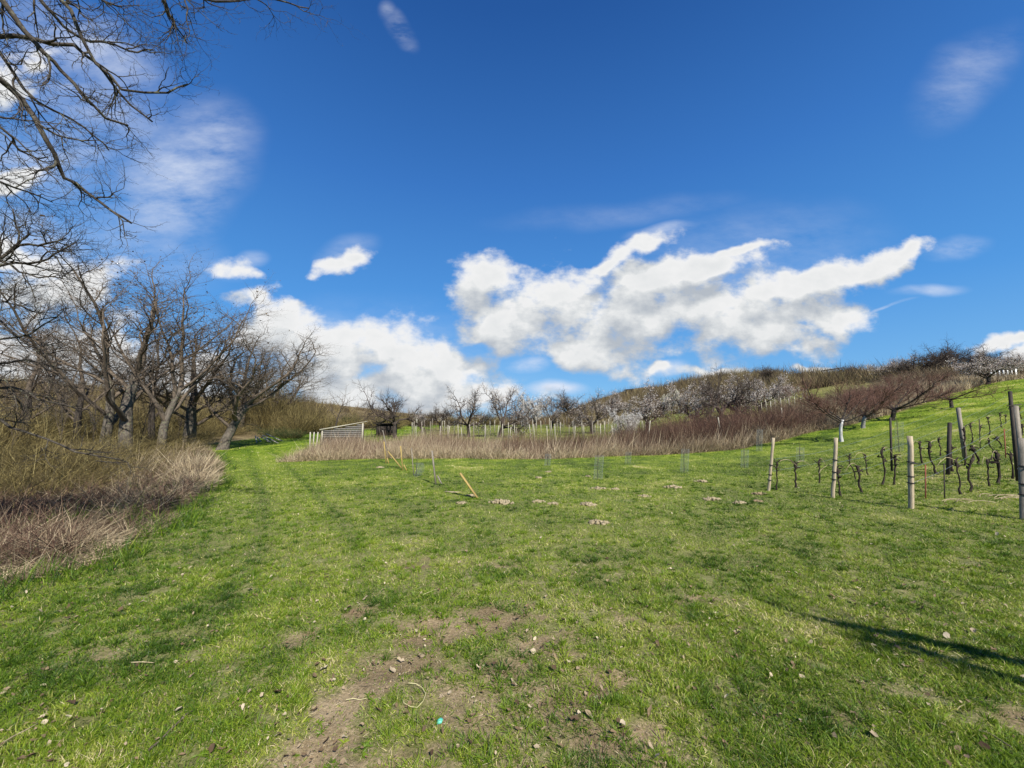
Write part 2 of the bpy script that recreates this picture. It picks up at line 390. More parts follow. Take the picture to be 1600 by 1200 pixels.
def simple(name, col, rough=.6, metal=0., var=.15, scale=20.):
    m, g, b = mat(name, rough, .3); b.inputs['Metallic'].default_value = metal
    tc = g.n('ShaderNodeTexCoord'); n = g.noise(tc.outputs['Object'], scale, 4)
    lo = tuple(c * (1 - var * 1.5) for c in col); hi = tuple(min(1, c * (1 + var)) for c in col)
    g.link(g.ramp(n, [(.3, lo), (.7, hi)]), b.inputs['Base Color']); return m
M['tie'] = simple('black_tie', (.018, .016, .016))
M['wire'] = simple('galvanised_wire', (.30, .33, .34), .45, .6)
M['mesh'] = simple('wire_mesh_guard', (.22, .25, .24), .6, .2)
M['green_plastic'] = simple('green_plastic', (.10, .46, .34), .4)
M['straw'] = simple('pale_straw', (.55, .50, .26), .6)
M['white'] = simple('white_paint', (.80, .80, .77), .6)
M['rust'] = simple('rust_red_stems', (.20, .06, .035), .8)

def ground_mat():
    m, g, b = mat('meadow_ground', .95, .1)
    geo = g.n('ShaderNodeNewGeometry'); P = geo.outputs['Position']
    dirt = g.n('ShaderNodeAttribute', attribute_name='dirt').outputs['Fac']
    tint = g.n('ShaderNodeAttribute', attribute_name='tint').outputs['Fac']
    wild = g.n('ShaderNodeAttribute', attribute_name='wild').outputs['Fac']
    sp = g.n('ShaderNodeSeparateXYZ', ins={0: P})
    near = g.mrange(sp.outputs[1], 5., 24., 0., 1.)
    fine = g.noise(P, 45., 6, .7); mid = g.noise(P, 7., 6, .65); big = g.noise(P, 1.4, 4, .6)
    f = g.math('ADD', tint, g.math('MULTIPLY', g.math('SUBTRACT', mid, .5), 1.0))
    f = g.math('ADD', f, g.math('MULTIPLY', g.math('SUBTRACT', fine, .5), 1.0))
    gr = g.ramp(f, dim([(0., (.018, .040, .006)), (.25, (.052, .100, .008)), (.5, (.135, .200, .013)), (.7, (.235, .285, .030)), (.85, (.36, .34, .10)), (1., (.50, .44, .22))], .96))
    thatch = g.ramp(g.math('ADD', g.math('MULTIPLY', fine, .6), g.math('MULTIPLY', mid, .4)),
                    [(.35, (.075, .075, .028)), (.5, (.15, .155, .05)), (.65, (.28, .25, .14))])
    gr = g.mix(near, thatch, gr)
    soil = g.ramp(g.math('ADD', g.math('MULTIPLY', fine, .5), g.math('MULTIPLY', big, .5)), [(.36, (.105, .072, .040)), (.5, (.215, .158, .092)), (.62, (.36, .275, .17))])
    d = g.math('ADD', dirt, g.math('ADD', g.math('MULTIPLY', g.math('SUBTRACT', mid, .5), 1.0), g.math('MULTIPLY', g.math('SUBTRACT', fine, .5), .8)), clamp=True)
    c = g.mix(g.mrange(d, .18, .62, 0., .92), gr, soil)
    wl = g.ramp(g.math('ADD', g.math('MULTIPLY', g.noise(P, .55, 7, .75), .7), g.math('MULTIPLY', big, .3)), [(.38, (.05, .036, .022)), (.5, (.15, .11, .055)), (.6, (.27, .22, .11))])
    c = g.mix(wild, c, wl)
    g.link(c, b.inputs['Base Color'])
    hh = g.math('ADD', g.math('MULTIPLY', fine, .5), mid)
    bp = g.n('ShaderNodeBump', ins={'Height': hh, 'Strength': .7, 'Distance': .035}); g.link(bp.outputs[0], b.inputs['Normal'])
    return m
M['ground'] = ground_mat()

# ------------------------------------------------------------------ where the lawn is
LEFT_EDGE = sorted([(hit(X, Y).y, hit(X, Y).x) for X, Y in [(0, 915), (70, 900), (130, 885), (185, 850), (240, 830), (300, 785), (335, 755), (345, 735), (335, 712), (318, 700), (340, 692)]])
FRONT = sorted([(hit(X, Y).x, hit(X, Y).y) for X, Y in [(438, 722), (520, 718), (620, 716), (700, 716), (780, 717), (870, 717), (950, 713), (1040, 710), (1100, 707), (1160, 700), (1215, 688), (1275, 673), (1345, 660), (1410, 642), (1480, 618), (1540, 600)]])
LE = np.array(LEFT_EDGE); FR = np.array(FRONT)
def left_x(y): return np.interp(y, LE[:, 0], LE[:, 1])
def front_y(x): return np.interp(x, FR[:, 0], FR[:, 1]) + .5 * (fbm(np.asarray(x, float) * .9, np.zeros_like(np.asarray(x, float)), 77, 3) - .5)
X_STRIP0 = FR[0, 0]
def wildness(x, y):
    """1 outside the mown lawn"""
    lft = sstep(.35, -.35, x - left_x(y) + .9 * (fbm(x * .9, y * .9, 31, 3) - .5))
    str_ = sstep(-.3, .3, y - front_y(x)) * (x > X_STRIP0) * sstep(0, .6, x - X_STRIP0)
    orch = sstep(4.0, 5.5, y - front_y(x)) * sstep(60, 30, x)         # orchard beyond the strip is grass again
    far = sstep(46, 52, y) * sstep(-14, -20, x - .0 * y)
    hillw = sstep(62, 72, y) * sstep(20, 26, x)
    return np.clip(np.maximum(np.maximum(lft * (y > 2), far), np.maximum(str_ * (1 - .5 * orch), hillw)), 0, 1)
DIRTS = [(hit(X, Y), a, b, r, w) for X, Y, a, b, r, w in [
    (520, 1110, .20, .34, 0, .8), (540, 1180, .25, .18, 0, .9), (470, 1000, .16, .25, 0, .65), (480, 1180, .22, .2, 0, .9), (620, 1050, .55, .25, 0, .75), (600, 1190, .2, .2, 0, .8), (700, 975, .65, .28, 0, .8), (770, 960, .5, .22, 0, .85), (690, 925, .45, .25, 0, .6),
    (860, 1010, .35, .25, 0, .8), (890, 1075, .30, .25, 0, .8), (930, 1140, .35, .22, 0, .75), (1010, 1170, .26, .22, 0, .9), (840, 1120, .3, .12, 0, .5), (780, 890, .5, .35, 0, .4), (650, 885, .3, .4, 0, .5), (1310, 1120, .16, .12, 0, .8), (1595, 1130, .25, .15, 0, .7),
    (650, 1000, .35, .12, 0, .6), (560, 960, .25, .2, 0, .5), (1090, 940, .3, .2, 0, .4), (960, 1060, .22, .14, 0, .5), (1420, 1080, .2, .12, 0, .5), (420, 1060, .12, .14, 0, .5), (300, 1000, .25, .12, 0, .35), (1000, 980, .4, .3, 0, .45), (760, 1150, .3, .15, 0, .35), (130, 1020, .5, .15, 0, .3), (900, 900, 1.2, .6, 0, .25)]]
def dirtiness(x, y):
    d = np.zeros_like(x)
    for c, a, b, r, w in DIRTS:
        d = np.maximum(d, w * np.exp(-(((x - c.x) / a) ** 2 + ((y - c.y) / b) ** 2)))
    n = fbm(x * 3.1, y * 3.1, 41, 4, .6)
    n2 = fbm(x * 8, y * 8, 47, 3)
    wide = .42 * np.exp(-(((x + .05) / .95) ** 2 + ((y - 2.6) / 1.5) ** 2))
    d = np.maximum(d, wide)
    return np.clip(d * 1.15 + ((n - .5) * 2.6 + (n2 - .5) * 1.2) * (.18 + d) - .12, 0, 1)
LANE = np.array(sorted([(hit(X, Y).x, hit(X, Y).y) for X, Y in [(405, 700), (412, 715), (430, 740), (455, 775), (475, 820), (480, 870), (465, 940), (430, 1020), (380, 1120)]], key=lambda p: p[1]))
def lawn_tint(x, y):
    cx = np.interp(y, LANE[:, 1], LANE[:, 0]); u = x - cx; lane = np.exp(-(u / 1.35) ** 4) * sstep(2.5, 5, y) * sstep(40, 25, y)
    n = .58 * (fbm(x * .55, y * .55, 11, 4) - .5) + .72 * (fbm(x * 2.3, y * 2.3, 23, 3) - .5)
    t = .44 + n * (1 - .6 * lane) + .11 * lane
    t = t - .30 * lane * (np.exp(-((u - .70) / .17) ** 2) + np.exp(-((u + .70) / .17) ** 2))
    t = t + .10 * sstep(10, 30, x) + .05 * np.exp(-((x - 1.5) / 3) ** 2) * sstep(9, 6, y)
    return t

def build_ground():
    xs = np.concatenate([-np.geomspace(7, 420, 150)[::-1], np.arange(-6.94, 6.95, .07), np.geomspace(7, 420, 150)])
    ys = np.concatenate([np.linspace(-60, .9, 22), np.arange(1., 9., .07), np.geomspace(9.05, 600, 210)])
    X, Y = np.meshgrid(xs, ys); x, y = X.ravel(), Y.ravel()
    z = terrain(x, y); nr = sstep(14, 5, np.hypot(x, y))
    d = dirtiness(x, y)
    z = z + nr * (.035 * (fbm(x * 5, y * 5, 3, 4) - .5) - .02 * d)
    n, m = len(ys), len(xs); i = (np.arange(n - 1)[:, None] * m + np.arange(m - 1)[None]).ravel()
    f = np.stack([i, i + 1, i + m + 1, i + m], 1)
    me = build_mesh('meadow', np.stack([x, y, z], 1), [f], M['ground'],
                    {'dirt': d * (y < 12), 'tint': lawn_tint(x, y), 'wild': wildness(x, y)}, smooth=True)
    mobj('ground', me, kind='structure', label='mown green meadow with bare soil patches rising to the right')
build_ground()
def gz(x, y):
    nr = sstep(14, 5, np.hypot(x, y))
    return terrain(x, y) + nr * (.035 * (fbm(x * 5, y * 5, 3, 4) - .5) - .02 * dirtiness(x, y))

# ------------------------------------------------------------------ lawn grass
def build_grass():
    rng = np.random.default_rng(3); fb = Fib()
    def spots(N, y0, y1, wu=1.42, margin=1.2):
        y = np.exp(rng.uniform(math.log(y0), math.log(y1), N)); u = rng.uniform(-1, 1, N) * (wu + margin / y)
        return u * y, y
    # short sward
    for (N, y0, y1, ns) in ((480000, 1.35, 5, 2), (430000, 5, 17, 1), (200000, 17, 62, 1)):
        x, y = spots(N, y0, y1)
        d = dirtiness(x, y) if y0 < 10 else np.zeros_like(x); wd = wildness(x, y)
        dens = fbm(x * 6, y * 6, 61, 3)
        keep = (rng.random(N) > np.clip(d * 1.6 - .03, 0, .80)) & (rng.random(N) > wd * 1.1) & (dens > .22 + .18 * rng.random(N))
        if y0 >= 17: keep &= (x > 8) | (y < front_y(x) + .3) | (x < X_STRIP0 + .5) | (y > front_y(x) + 4)
        x, y, d = x[keep], y[keep], d[keep]; n = len(x)
        clump = fbm(x * 9, y * 9, 71, 3)
        L = (.020 + .034 * rng.random(n) + .05 * np.clip(clump - .5, 0, 1)) * (1 - .55 * np.clip(d * 2, 0, 1)) * np.interp(y, [2, 20, 60], [1, 1.5, 2.6])
        w = (.0016 + .0011 * y) * rng.uniform(.6, 1.4, n)
        dr = rng.normal(0, .55, (n, 3)); dr[:, 2] = 1; dr[:, 0] -= .12
        bend = rng.normal(0, .35, (n, 3)); bend[:, 2] = -abs(bend[:, 2]) * .8
        t = lawn_tint(x, y) + rng.normal(0, .16, n) - .25 * np.clip(clump - .5, 0, 1) + np.where(rng.random(n) < .07, .40, 0)
        fb.add(np.stack([x, y, gz(x, y) - .004], 1), dr, L, w, bend, ns, rng, np.clip(t, 0, 1))
    # tufts
    N = 9000; x, y = spots(N, 1.4, 14)
    wd = wildness(x, y); cl = fbm(x * 1.3, y * 1.3, 83, 3); keep = (rng.random(N) > wd) & (cl + .3 * rng.random(N) > .55)
    x, y = x[keep], y[keep]; k = 34; n = len(x)
    r = rng.uniform(.02, .075, n)
    size = rng.uniform(.55, 1.25, n)
    X = np.repeat(x, k); Y = np.repeat(y, k); rr = np.repeat(r, k) * np.sqrt(rng.random(n * k)); a = rng.uniform(0, 6.283, n * k)
    X2, Y2 = X + rr * np.cos(a), Y + rr * np.sin(a)
    dr = np.stack([np.cos(a) * rr * 9, np.sin(a) * rr * 9, np.ones(n * k)], 1) + rng.normal(0, .22, (n * k, 3))
    L = np.repeat(size, k) * rng.uniform(.03, .09, n * k)
    w = .0024 + .0009 * Y
    bend = np.stack([np.cos(a) * .5, np.sin(a) * .5, -.45 + 0 * a], 1) * rng.uniform(.3, 1.2, (n * k, 1))
    t = np.repeat(lawn_tint(x, y) - .17 + rng.normal(0, .07, n), k) + rng.normal(0, .09, n * k)
    fb.add(np.stack([X2, Y2, gz(X2, Y2) - .005], 1), dr, L, w, bend, 3, rng, np.clip(t, 0, .82))
    # flat broad-leaved weeds
    x, y = spots(900, 1.4, 8); keep = (fbm(x * .9, y * .9, 171, 3) > .5) & (wildness(x, y) < .5); x, y = x[keep], y[keep]; n = len(x); k = 11
    X = np.repeat(x, k); Y = np.repeat(y, k); a = rng.uniform(0, 6.28, n * k); dr = np.stack([np.cos(a), np.sin(a), rng.uniform(.25, .8, n * k)], 1)
    fb.add(np.stack([X, Y, gz(X, Y)], 1), dr, np.repeat(rng.uniform(.03, .07, n), k) * rng.uniform(.7, 1.1, n * k), np.full(n * k, .011), np.stack([0 * a, 0 * a, -.5 + 0 * a], 1), 3, rng, np.repeat(np.clip(rng.normal(.42, .12, n), 0, 1), k), root_w=.4)
    me = fb.mesh('lawn_grass', M['grass'])
    mobj('lawn_grass', me, kind='stuff', label='short green grass with darker tufts')
    # dead leaves and thatch bits
    fb = Fib(); N = 26000; x, y = spots(N, 1.35, 13)
    cl = fbm(x * 1.6, y * 1.6, 91, 3); d = dirtiness(x, y)
    keep = (rng.random(N) < .09 + 1.5 * np.clip(cl - .56, 0, 1) + .25 * d); x, y = x[keep], y[keep]; n = len(x)
    z = gz(x, y) + .010 + .02 * rng.random(n)
    # curled leaves: a jagged blade folded along its rib
    a = rng.uniform(0, 6.283, n); S = rng.uniform(.006, .019, n) * np.where(rng.random(n) < .15, 1.6, 1.)
    ax = np.stack([np.cos(a), np.sin(a), rng.normal(0, .35, n)], 1); bx = np.stack([-np.sin(a), np.cos(a), rng.normal(0, .5, n)], 1)
    c = np.stack([x, y, z], 1); curl = rng.uniform(.1, .7, n); wd_ = rng.uniform(.35, .8, n); V = np.empty((n, 10, 3))
    prof = [(0, .0), (.33, .9), (.66, 1.), (1., .1)]
    for k_, (t_, ww) in enumerate(prof[:4]):
        arch = curl * (t_ - .5) ** 2 * 2
        V[:, k_] = c + ax * ((t_ * 2 - 1) * S)[:, None] + np.stack([0 * a, 0 * a, S * arch], 1)
    for k_, (t_, ww) in enumerate(((.25, .9), (.55, 1.), (.82, .6))):
        for sd in (0, 1):
            sg = 1 - 2 * sd; jit = rng.uniform(.55, 1.25, n)
            V[:, 4 + k_ * 2 + sd] = c + ax * ((t_ * 2 - 1) * S)[:, None] + bx * (sg * S * wd_ * ww * jit)[:, None] + np.stack([0 * a, 0 * a, S * (.35 * curl + rng.uniform(-.15, .45, n))], 1)
    tri = np.array([[0, 1, 4], [1, 6, 4], [1, 2, 6], [2, 8, 6], [2, 3, 8], [0, 5, 1], [1, 5, 7], [1, 7, 2], [2, 7, 9], [2, 9, 3]])
    Fq = (np.arange(n)[:, None, None] * 10 + tri[None]).reshape(-1, 3)
    me = build_mesh('fallen_leaves', V.reshape(-1, 3), [Fq], M['leaf_litter'], {'tint': np.repeat(np.clip(rng.normal(.5, .3, n), 0, 1), 10)})
    mobj('fallen_leaves', me, kind='stuff', label='curled brown dead leaves scattered over the grass')
    # short straw bits lying flat on the soil and between the blades
    fb = Fib(); N = 60000; x, y = spots(N, 1.35, 10); d = dirtiness(x, y); cl = fbm(x * 2.2, y * 2.2, 97, 3)
    keep = (rng.random(N) < .12 + .9 * d + .8 * np.clip(cl - .52, 0, 1)) & (wildness(x, y) < .6); x, y = x[keep], y[keep]; n = len(x)
    dr = rng.normal(0, 1, (n, 3)); dr[:, 2] = rng.uniform(-.05, .25, n)
    fb.add(np.stack([x, y, gz(x, y) + .003 + .012 * rng.random(n)], 1), dr, rng.uniform(.01, .045, n), (.0012 + .0007 * y) * rng.uniform(.7, 1.5, n), rng.normal(0, .15, (n, 3)) * [1, 1, .3], 2, rng, np.clip(rng.normal(.55, .28, n), 0, 1))
    mobj('straw_litter', fb.mesh('straw_litter', M['dry']), kind='stuff', label='short bits of straw and thatch lying between the grass blades')
build_grass()
def soil_crumbs():
    rng = np.random.default_rng(71); N = 40000
    y = np.exp(rng.uniform(math.log(1.35), math.log(7), N)); x = rng.uniform(-1, 1, N) * 1.45 * y; d = dirtiness(x, y)
    keep = rng.random(N) < np.clip(d * 1.4 - .15, 0, 1); x, y = x[keep], y[keep]; n = len(x)
    s_ = rng.uniform(.0012, .0045, n) * np.where(rng.random(n) < .06, 2.2, 1.)
    o = np.array([(1, 0, 0), (-1, 0, 0), (0, 1, 0), (0, -1, 0), (0, 0, .8), (0, 0, -.8)], float)
    V = o[None] * s_[:, None, None] * rng.uniform(.6, 1.3, (n, 6, 1)) + rng.normal(0, .25, (n, 6, 3)) * s_[:, None, None]
    V += np.stack([x, y, gz(x, y) + s_ * .4], 1)[:, None]
    f = np.array([[0, 2, 4], [2, 1, 4], [1, 3, 4], [3, 0, 4], [2, 0, 5], [1, 2, 5], [3, 1, 5], [0, 3, 5]])
    me = build_mesh('soil_crumbs', V.reshape(-1, 3), [(np.arange(n)[:, None, None] * 6 + f[None]).reshape(-1, 3)], M['crumb'])
    mobj('soil_crumbs', me, kind='stuff', label='small crumbs of dry soil on the bare patches')
M['crumb'] = simple('soil_crumb', (.27, .21, .135), .95, var=.35, scale=4.)
soil_crumbs()

# ------------------------------------------------------------------ tree generator
class TP:
    def __init__(s, **k): s.__dict__.update(k)
def unit(v):
    l = math.sqrt(v[0] ** 2 + v[1] ** 2 + v[2] ** 2) or 1; return (v[0] / l, v[1] / l, v[2] / l)
def rot_from(d, ang, az):
    d = unit(d); r = (0, 0, 1) if abs(d[2]) < .9 else (1, 0, 0)
    a = unit((d[1] * r[2] - d[2] * r[1], d[2] * r[0] - d[0] * r[2], d[0] * r[1] - d[1] * r[0]))
    b = (d[1] * a[2] - d[2] * a[1], d[2] * a[0] - d[0] * a[2], d[0] * a[1] - d[1] * a[0])
    ca, sa, cz, sz = math.cos(ang), math.sin(ang), math.cos(az), math.sin(az)
    return tuple(d[i] * ca + (a[i] * cz + b[i] * sz) * sa for i in range(3))
def grow(p, d, L, r, lvl, P, rg, out, path=None):
    n = P.seg[lvl]; w = P.wig[lvl]; tr = P.trop[lvl]; step = L / n
    if path is None:
        pts = [p]; d = unit(d); dirs = [d]
        for i in range(n):
            d = unit((d[0] + rg.gauss(0, w), d[1] + rg.gauss(0, w), d[2] + rg.gauss(0, w) + tr))
            p = (p[0] + d[0] * step, p[1] + d[1] * step, p[2] + d[2] * step); pts.append(p); dirs.append(d)
    else:
        pts = path; n = len(pts) - 1; dirs = [unit(tuple(pts[min(i + 1, n)][k] - pts[max(i - 1, 0)][k] for k in range(3))) for i in range(n + 1)]
    end = P.taper[lvl]; rad = [r * (1 - (1 - end) * (i / n) ** P.tpow) for i in range(n + 1)]
    if lvl == 0 and path is None: rad[0] *= 1.35
    out.setdefault(lvl, []).append((pts, rad, rg.random()))
    if lvl + 1 >= len(P.seg): return
    k = P.kids[lvl]; k = int(k) + (rg.random() < k - int(k))
    t0 = P.start[lvl]; az = rg.random() * 6.28
    for j in range(k):
        t = t0 + (1 - t0) * (j + rg.random() * .8) / k; t = min(t, .995)
        f = t * n; i = int(f); ff = f - i
        q = tuple(pts[i][c] * (1 - ff) + pts[min(i + 1, n)][c] * ff for c in range(3)); rr = rad[i] * (1 - ff) + rad[min(i + 1, n)] * ff
        az += 2.4 + rg.gauss(0, .5)
        cd = rot_from(dirs[i], math.radians(P.ang[lvl] + rg.gauss(0, P.angv)), az)
        cL = P.len[lvl + 1] * (1 - P.short[lvl] * t) * rg.uniform(.65, 1.25)
        grow(q, cd, cL, min(rr * .8, P.rad[lvl + 1] * rg.uniform(.8, 1.15)), lvl + 1, P, rg, out)
    if P.term[lvl]:
        grow(pts[-1], dirs[-1], P.len[lvl + 1] * rg.uniform(.7, 1.), rad[-1], lvl + 1, P, rg, out)

def tree_meshes(name, P, seed, trunk_mat, twig_mat, trunk_lv=1, blossoms=0, bmat=None, bsize=.03, forks=None, buds=0, limb_mat=None):
    rg = random.Random(seed); out = {}
    starts = forks or [((0, 0, -.15), (rg.gauss(0, .08), rg.gauss(0, .08), 1), P.len[0], P.rad[0])]
    for s in starts: grow(*s, 0, P, rg, out)
    tr = [(out.get(l, []), 10 if l == 0 else 6) for l in range(trunk_lv)]
    c0 = trunk_lv + (1 if limb_mat else 0)
    cr = [(out.get(l, []), 5 if l <= 1 else (4 if l == 2 else 3)) for l in range(c0, len(P.seg))]
    res = [('trunk', tube_mesh(name + '_trunk', tr, trunk_mat)), ('crown', tube_mesh(name + '_crown', cr, twig_mat))]
    if limb_mat: res.append(('limbs', tube_mesh(name + '_limbs', [(out.get(trunk_lv, []), 6)], limb_mat)))
    rng = np.random.default_rng(seed)
    if blossoms or buds:
        last = [L for l in range(max(2, len(P.seg) - 2), len(P.seg)) for L in out.get(l, [])]
        pts = np.array([[p for p in L[0][-3:]] for L in last]).reshape(-1, 3)
        k = blossoms or buds
        idx = rng.integers(0, len(pts), k); c = pts[idx] + rng.normal(0, .045, (k, 3))
        fb = Fib(); fb.quads(c, rng.uniform(.5, 1.3, k) * bsize, rng, np.clip(rng.normal(.6, .3, k), 0, 1))
        res.append(('blossom' if blossoms else 'last_leaves', fb.mesh(name + '_blossom', bmat)))
    return res
def place_tree(name, meshes, loc, rz=0, s=1., sz=None, **kw):
    r = empty(name, loc, rz, **kw); r.scale = (s, s, sz or s)
    for n, me in meshes: mobj(n, me, r)
    return r

def fit_tree(name, meshes, X, D, Ytop, wpx, loc=None, rz=0, **kw):
    """scale a tree to the height and crown width it has in the photo"""
    loc = loc or at(X, D); k = loc.y / F
    co = np.zeros(len(meshes[1][1].vertices) * 3, np.float32); meshes[1][1].vertices.foreach_get('co', co); co = co.reshape(-1, 3)
    ht = np.percentile(co[:, 2], 99.7); wd = np.percentile(np.abs(co[:, :2]).ravel(), 95) * 2.0
    H = EYE + (665 - Ytop) * k - loc.z
    return place_tree(name, meshes, loc, rz, wpx * k / wd, H / ht, **kw)

BIG = TP(seg=[7, 7, 6, 5, 4], wig=[.04, .11, .17, .24, .28], trop=[.03, .13, .09, .05, .0], taper=[.55, .25, .25, .3, .4], tpow=.9,
         kids=[4, 7, 7, 6, 0], start=[.40, .25, .2, .15, 0], ang=[30, 34, 42, 46, 0], angv=9, len=[3.4, 5.2, 2.2, .95, .42], short=[.2, .5, .5, .3, 0],
         rad=[.16, .068, .030, .014, .008], term=[1, 1, 1, 1, 0])
ORCH = TP(seg=[4, 6, 6, 5, 3], wig=[.10, .24, .28, .26, .2], trop=[.05, .08, .07, .07, .05], taper=[.8, .3, .3, .35, .5], tpow=.9,
          kids=[5, 7, 7, 6, 0], start=[.75, .25, .15, .15, 0], ang=[52, 50, 50, 45, 0], angv=12, len=[1.1, 2.1, 1.15, .55, .25], short=[0, .4, .4, .3, 0],
          rad=[.13, .075, .038, .018, .012], term=[0, 1, 1, 1, 0])
PEACH = TP(seg=[3, 6, 4, 3], wig=[.05, .12, .12, .10], trop=[0, .12, .22, .15], taper=[.85, .35, .35, .4], tpow=.9,
           kids=[6, 13, 15, 0], start=[.85, .22, .08, 0], ang=[58, 40, 34, 0], angv=12, len=[.85, 2.0, 1.0, .55], short=[0, .45, .4, 0],
           rad=[.085, .05, .014, .007], term=[0, 0, 0, 0])

# ---- the big bare trees on the left bank
def left_trees():
    P = BIG
    a = hit(196, 716); k = 1.0
    fk = [((0, 0, -.2), (.02, 0, 1), 4.2, .17), ((-.8, .3, -.2), (-.06, .05, 1), 3.8, .14), ((.35, .6, -.2), (.05, .05, 1), 3.6, .12)]
    me = tree_meshes('bank_tree', P, 11, M['bark'], M['twig'], 1, forks=fk, buds=1500, bmat=M['dead_leaf'], bsize=.035)
    fit_tree('bare_tree', me, 196, 0, 372, 290, loc=a, label='tallest bare tree on the left bank, forked low into several trunks', cat='tree', group='bare trees on the left bank')
    b = hit(310, 703)
    P2 = TP(**P.__dict__); P2.kids = [5, 9, 8, 6, 0]; P2.len = [2.8, 4.2, 1.9, .8, .34]; P2.wig = [.05, .20, .24, .28, .28]; P2.ang = [40, 42, 48, 48, 0]; P2.wig[1] = .14; P2.start = [.5, .2, .2, .15, 0]
    fk = [((-.3, 0, -.2), (-.06, 0, 1), 2.8, .20), ((.6, .1, -.2), (.0, .05, 1), 2.8, .16)]
    me = tree_meshes('second_tree', P2, 21, M['bark'], M['twig'], 1, forks=fk)
    fit_tree('bare_tree', me, 310, 0, 488, 235, loc=b, label='broad gnarled bare tree with two thick leaning trunks beside the path', cat='tree', group='bare trees on the left bank')
    P3 = TP(**P.__dict__); P3.kids = [5, 8, 7, 5, 0]; P3.len = [3., 3.6, 1.7, .8, .35]; P3.rad = [.095, .05, .022, .011, .007]
    P3.wig = [.02, .11, .18, .24, .28]; P3.ang = [36, 42, 46, 46, 0]
    me3 = tree_meshes('third_tree', P3, 36, M['bark_dark'], M['twig'], 1, forks=[((0, 0, -.2), (0, 0, 1), 3., .13)])
    specs = [(430, 44, 530, 125, 'bare tree right of the broad gnarled one, behind the olive scrub'),
             (240, 30, 470, 120, 'slim bare tree between the tallest tree and the broad gnarled one'),
             (120, 25, 470, 140, 'bare tree left of the tallest one, deep in the thicket'),
             (375, 42, 500, 130, 'small bare tree just behind the broad gnarled one'),
             (45, 28, 470, 160, 'bare tree furthest left on the bank, behind the hanging branches')]
    for i, (X, D, yt, wp, lab) in enumerate(specs):
        fit_tree('bare_tree', me3, X, D, yt, wp, rz=i * 1.9, label=lab, cat='tree', group='bare trees on the left bank')
left_trees()

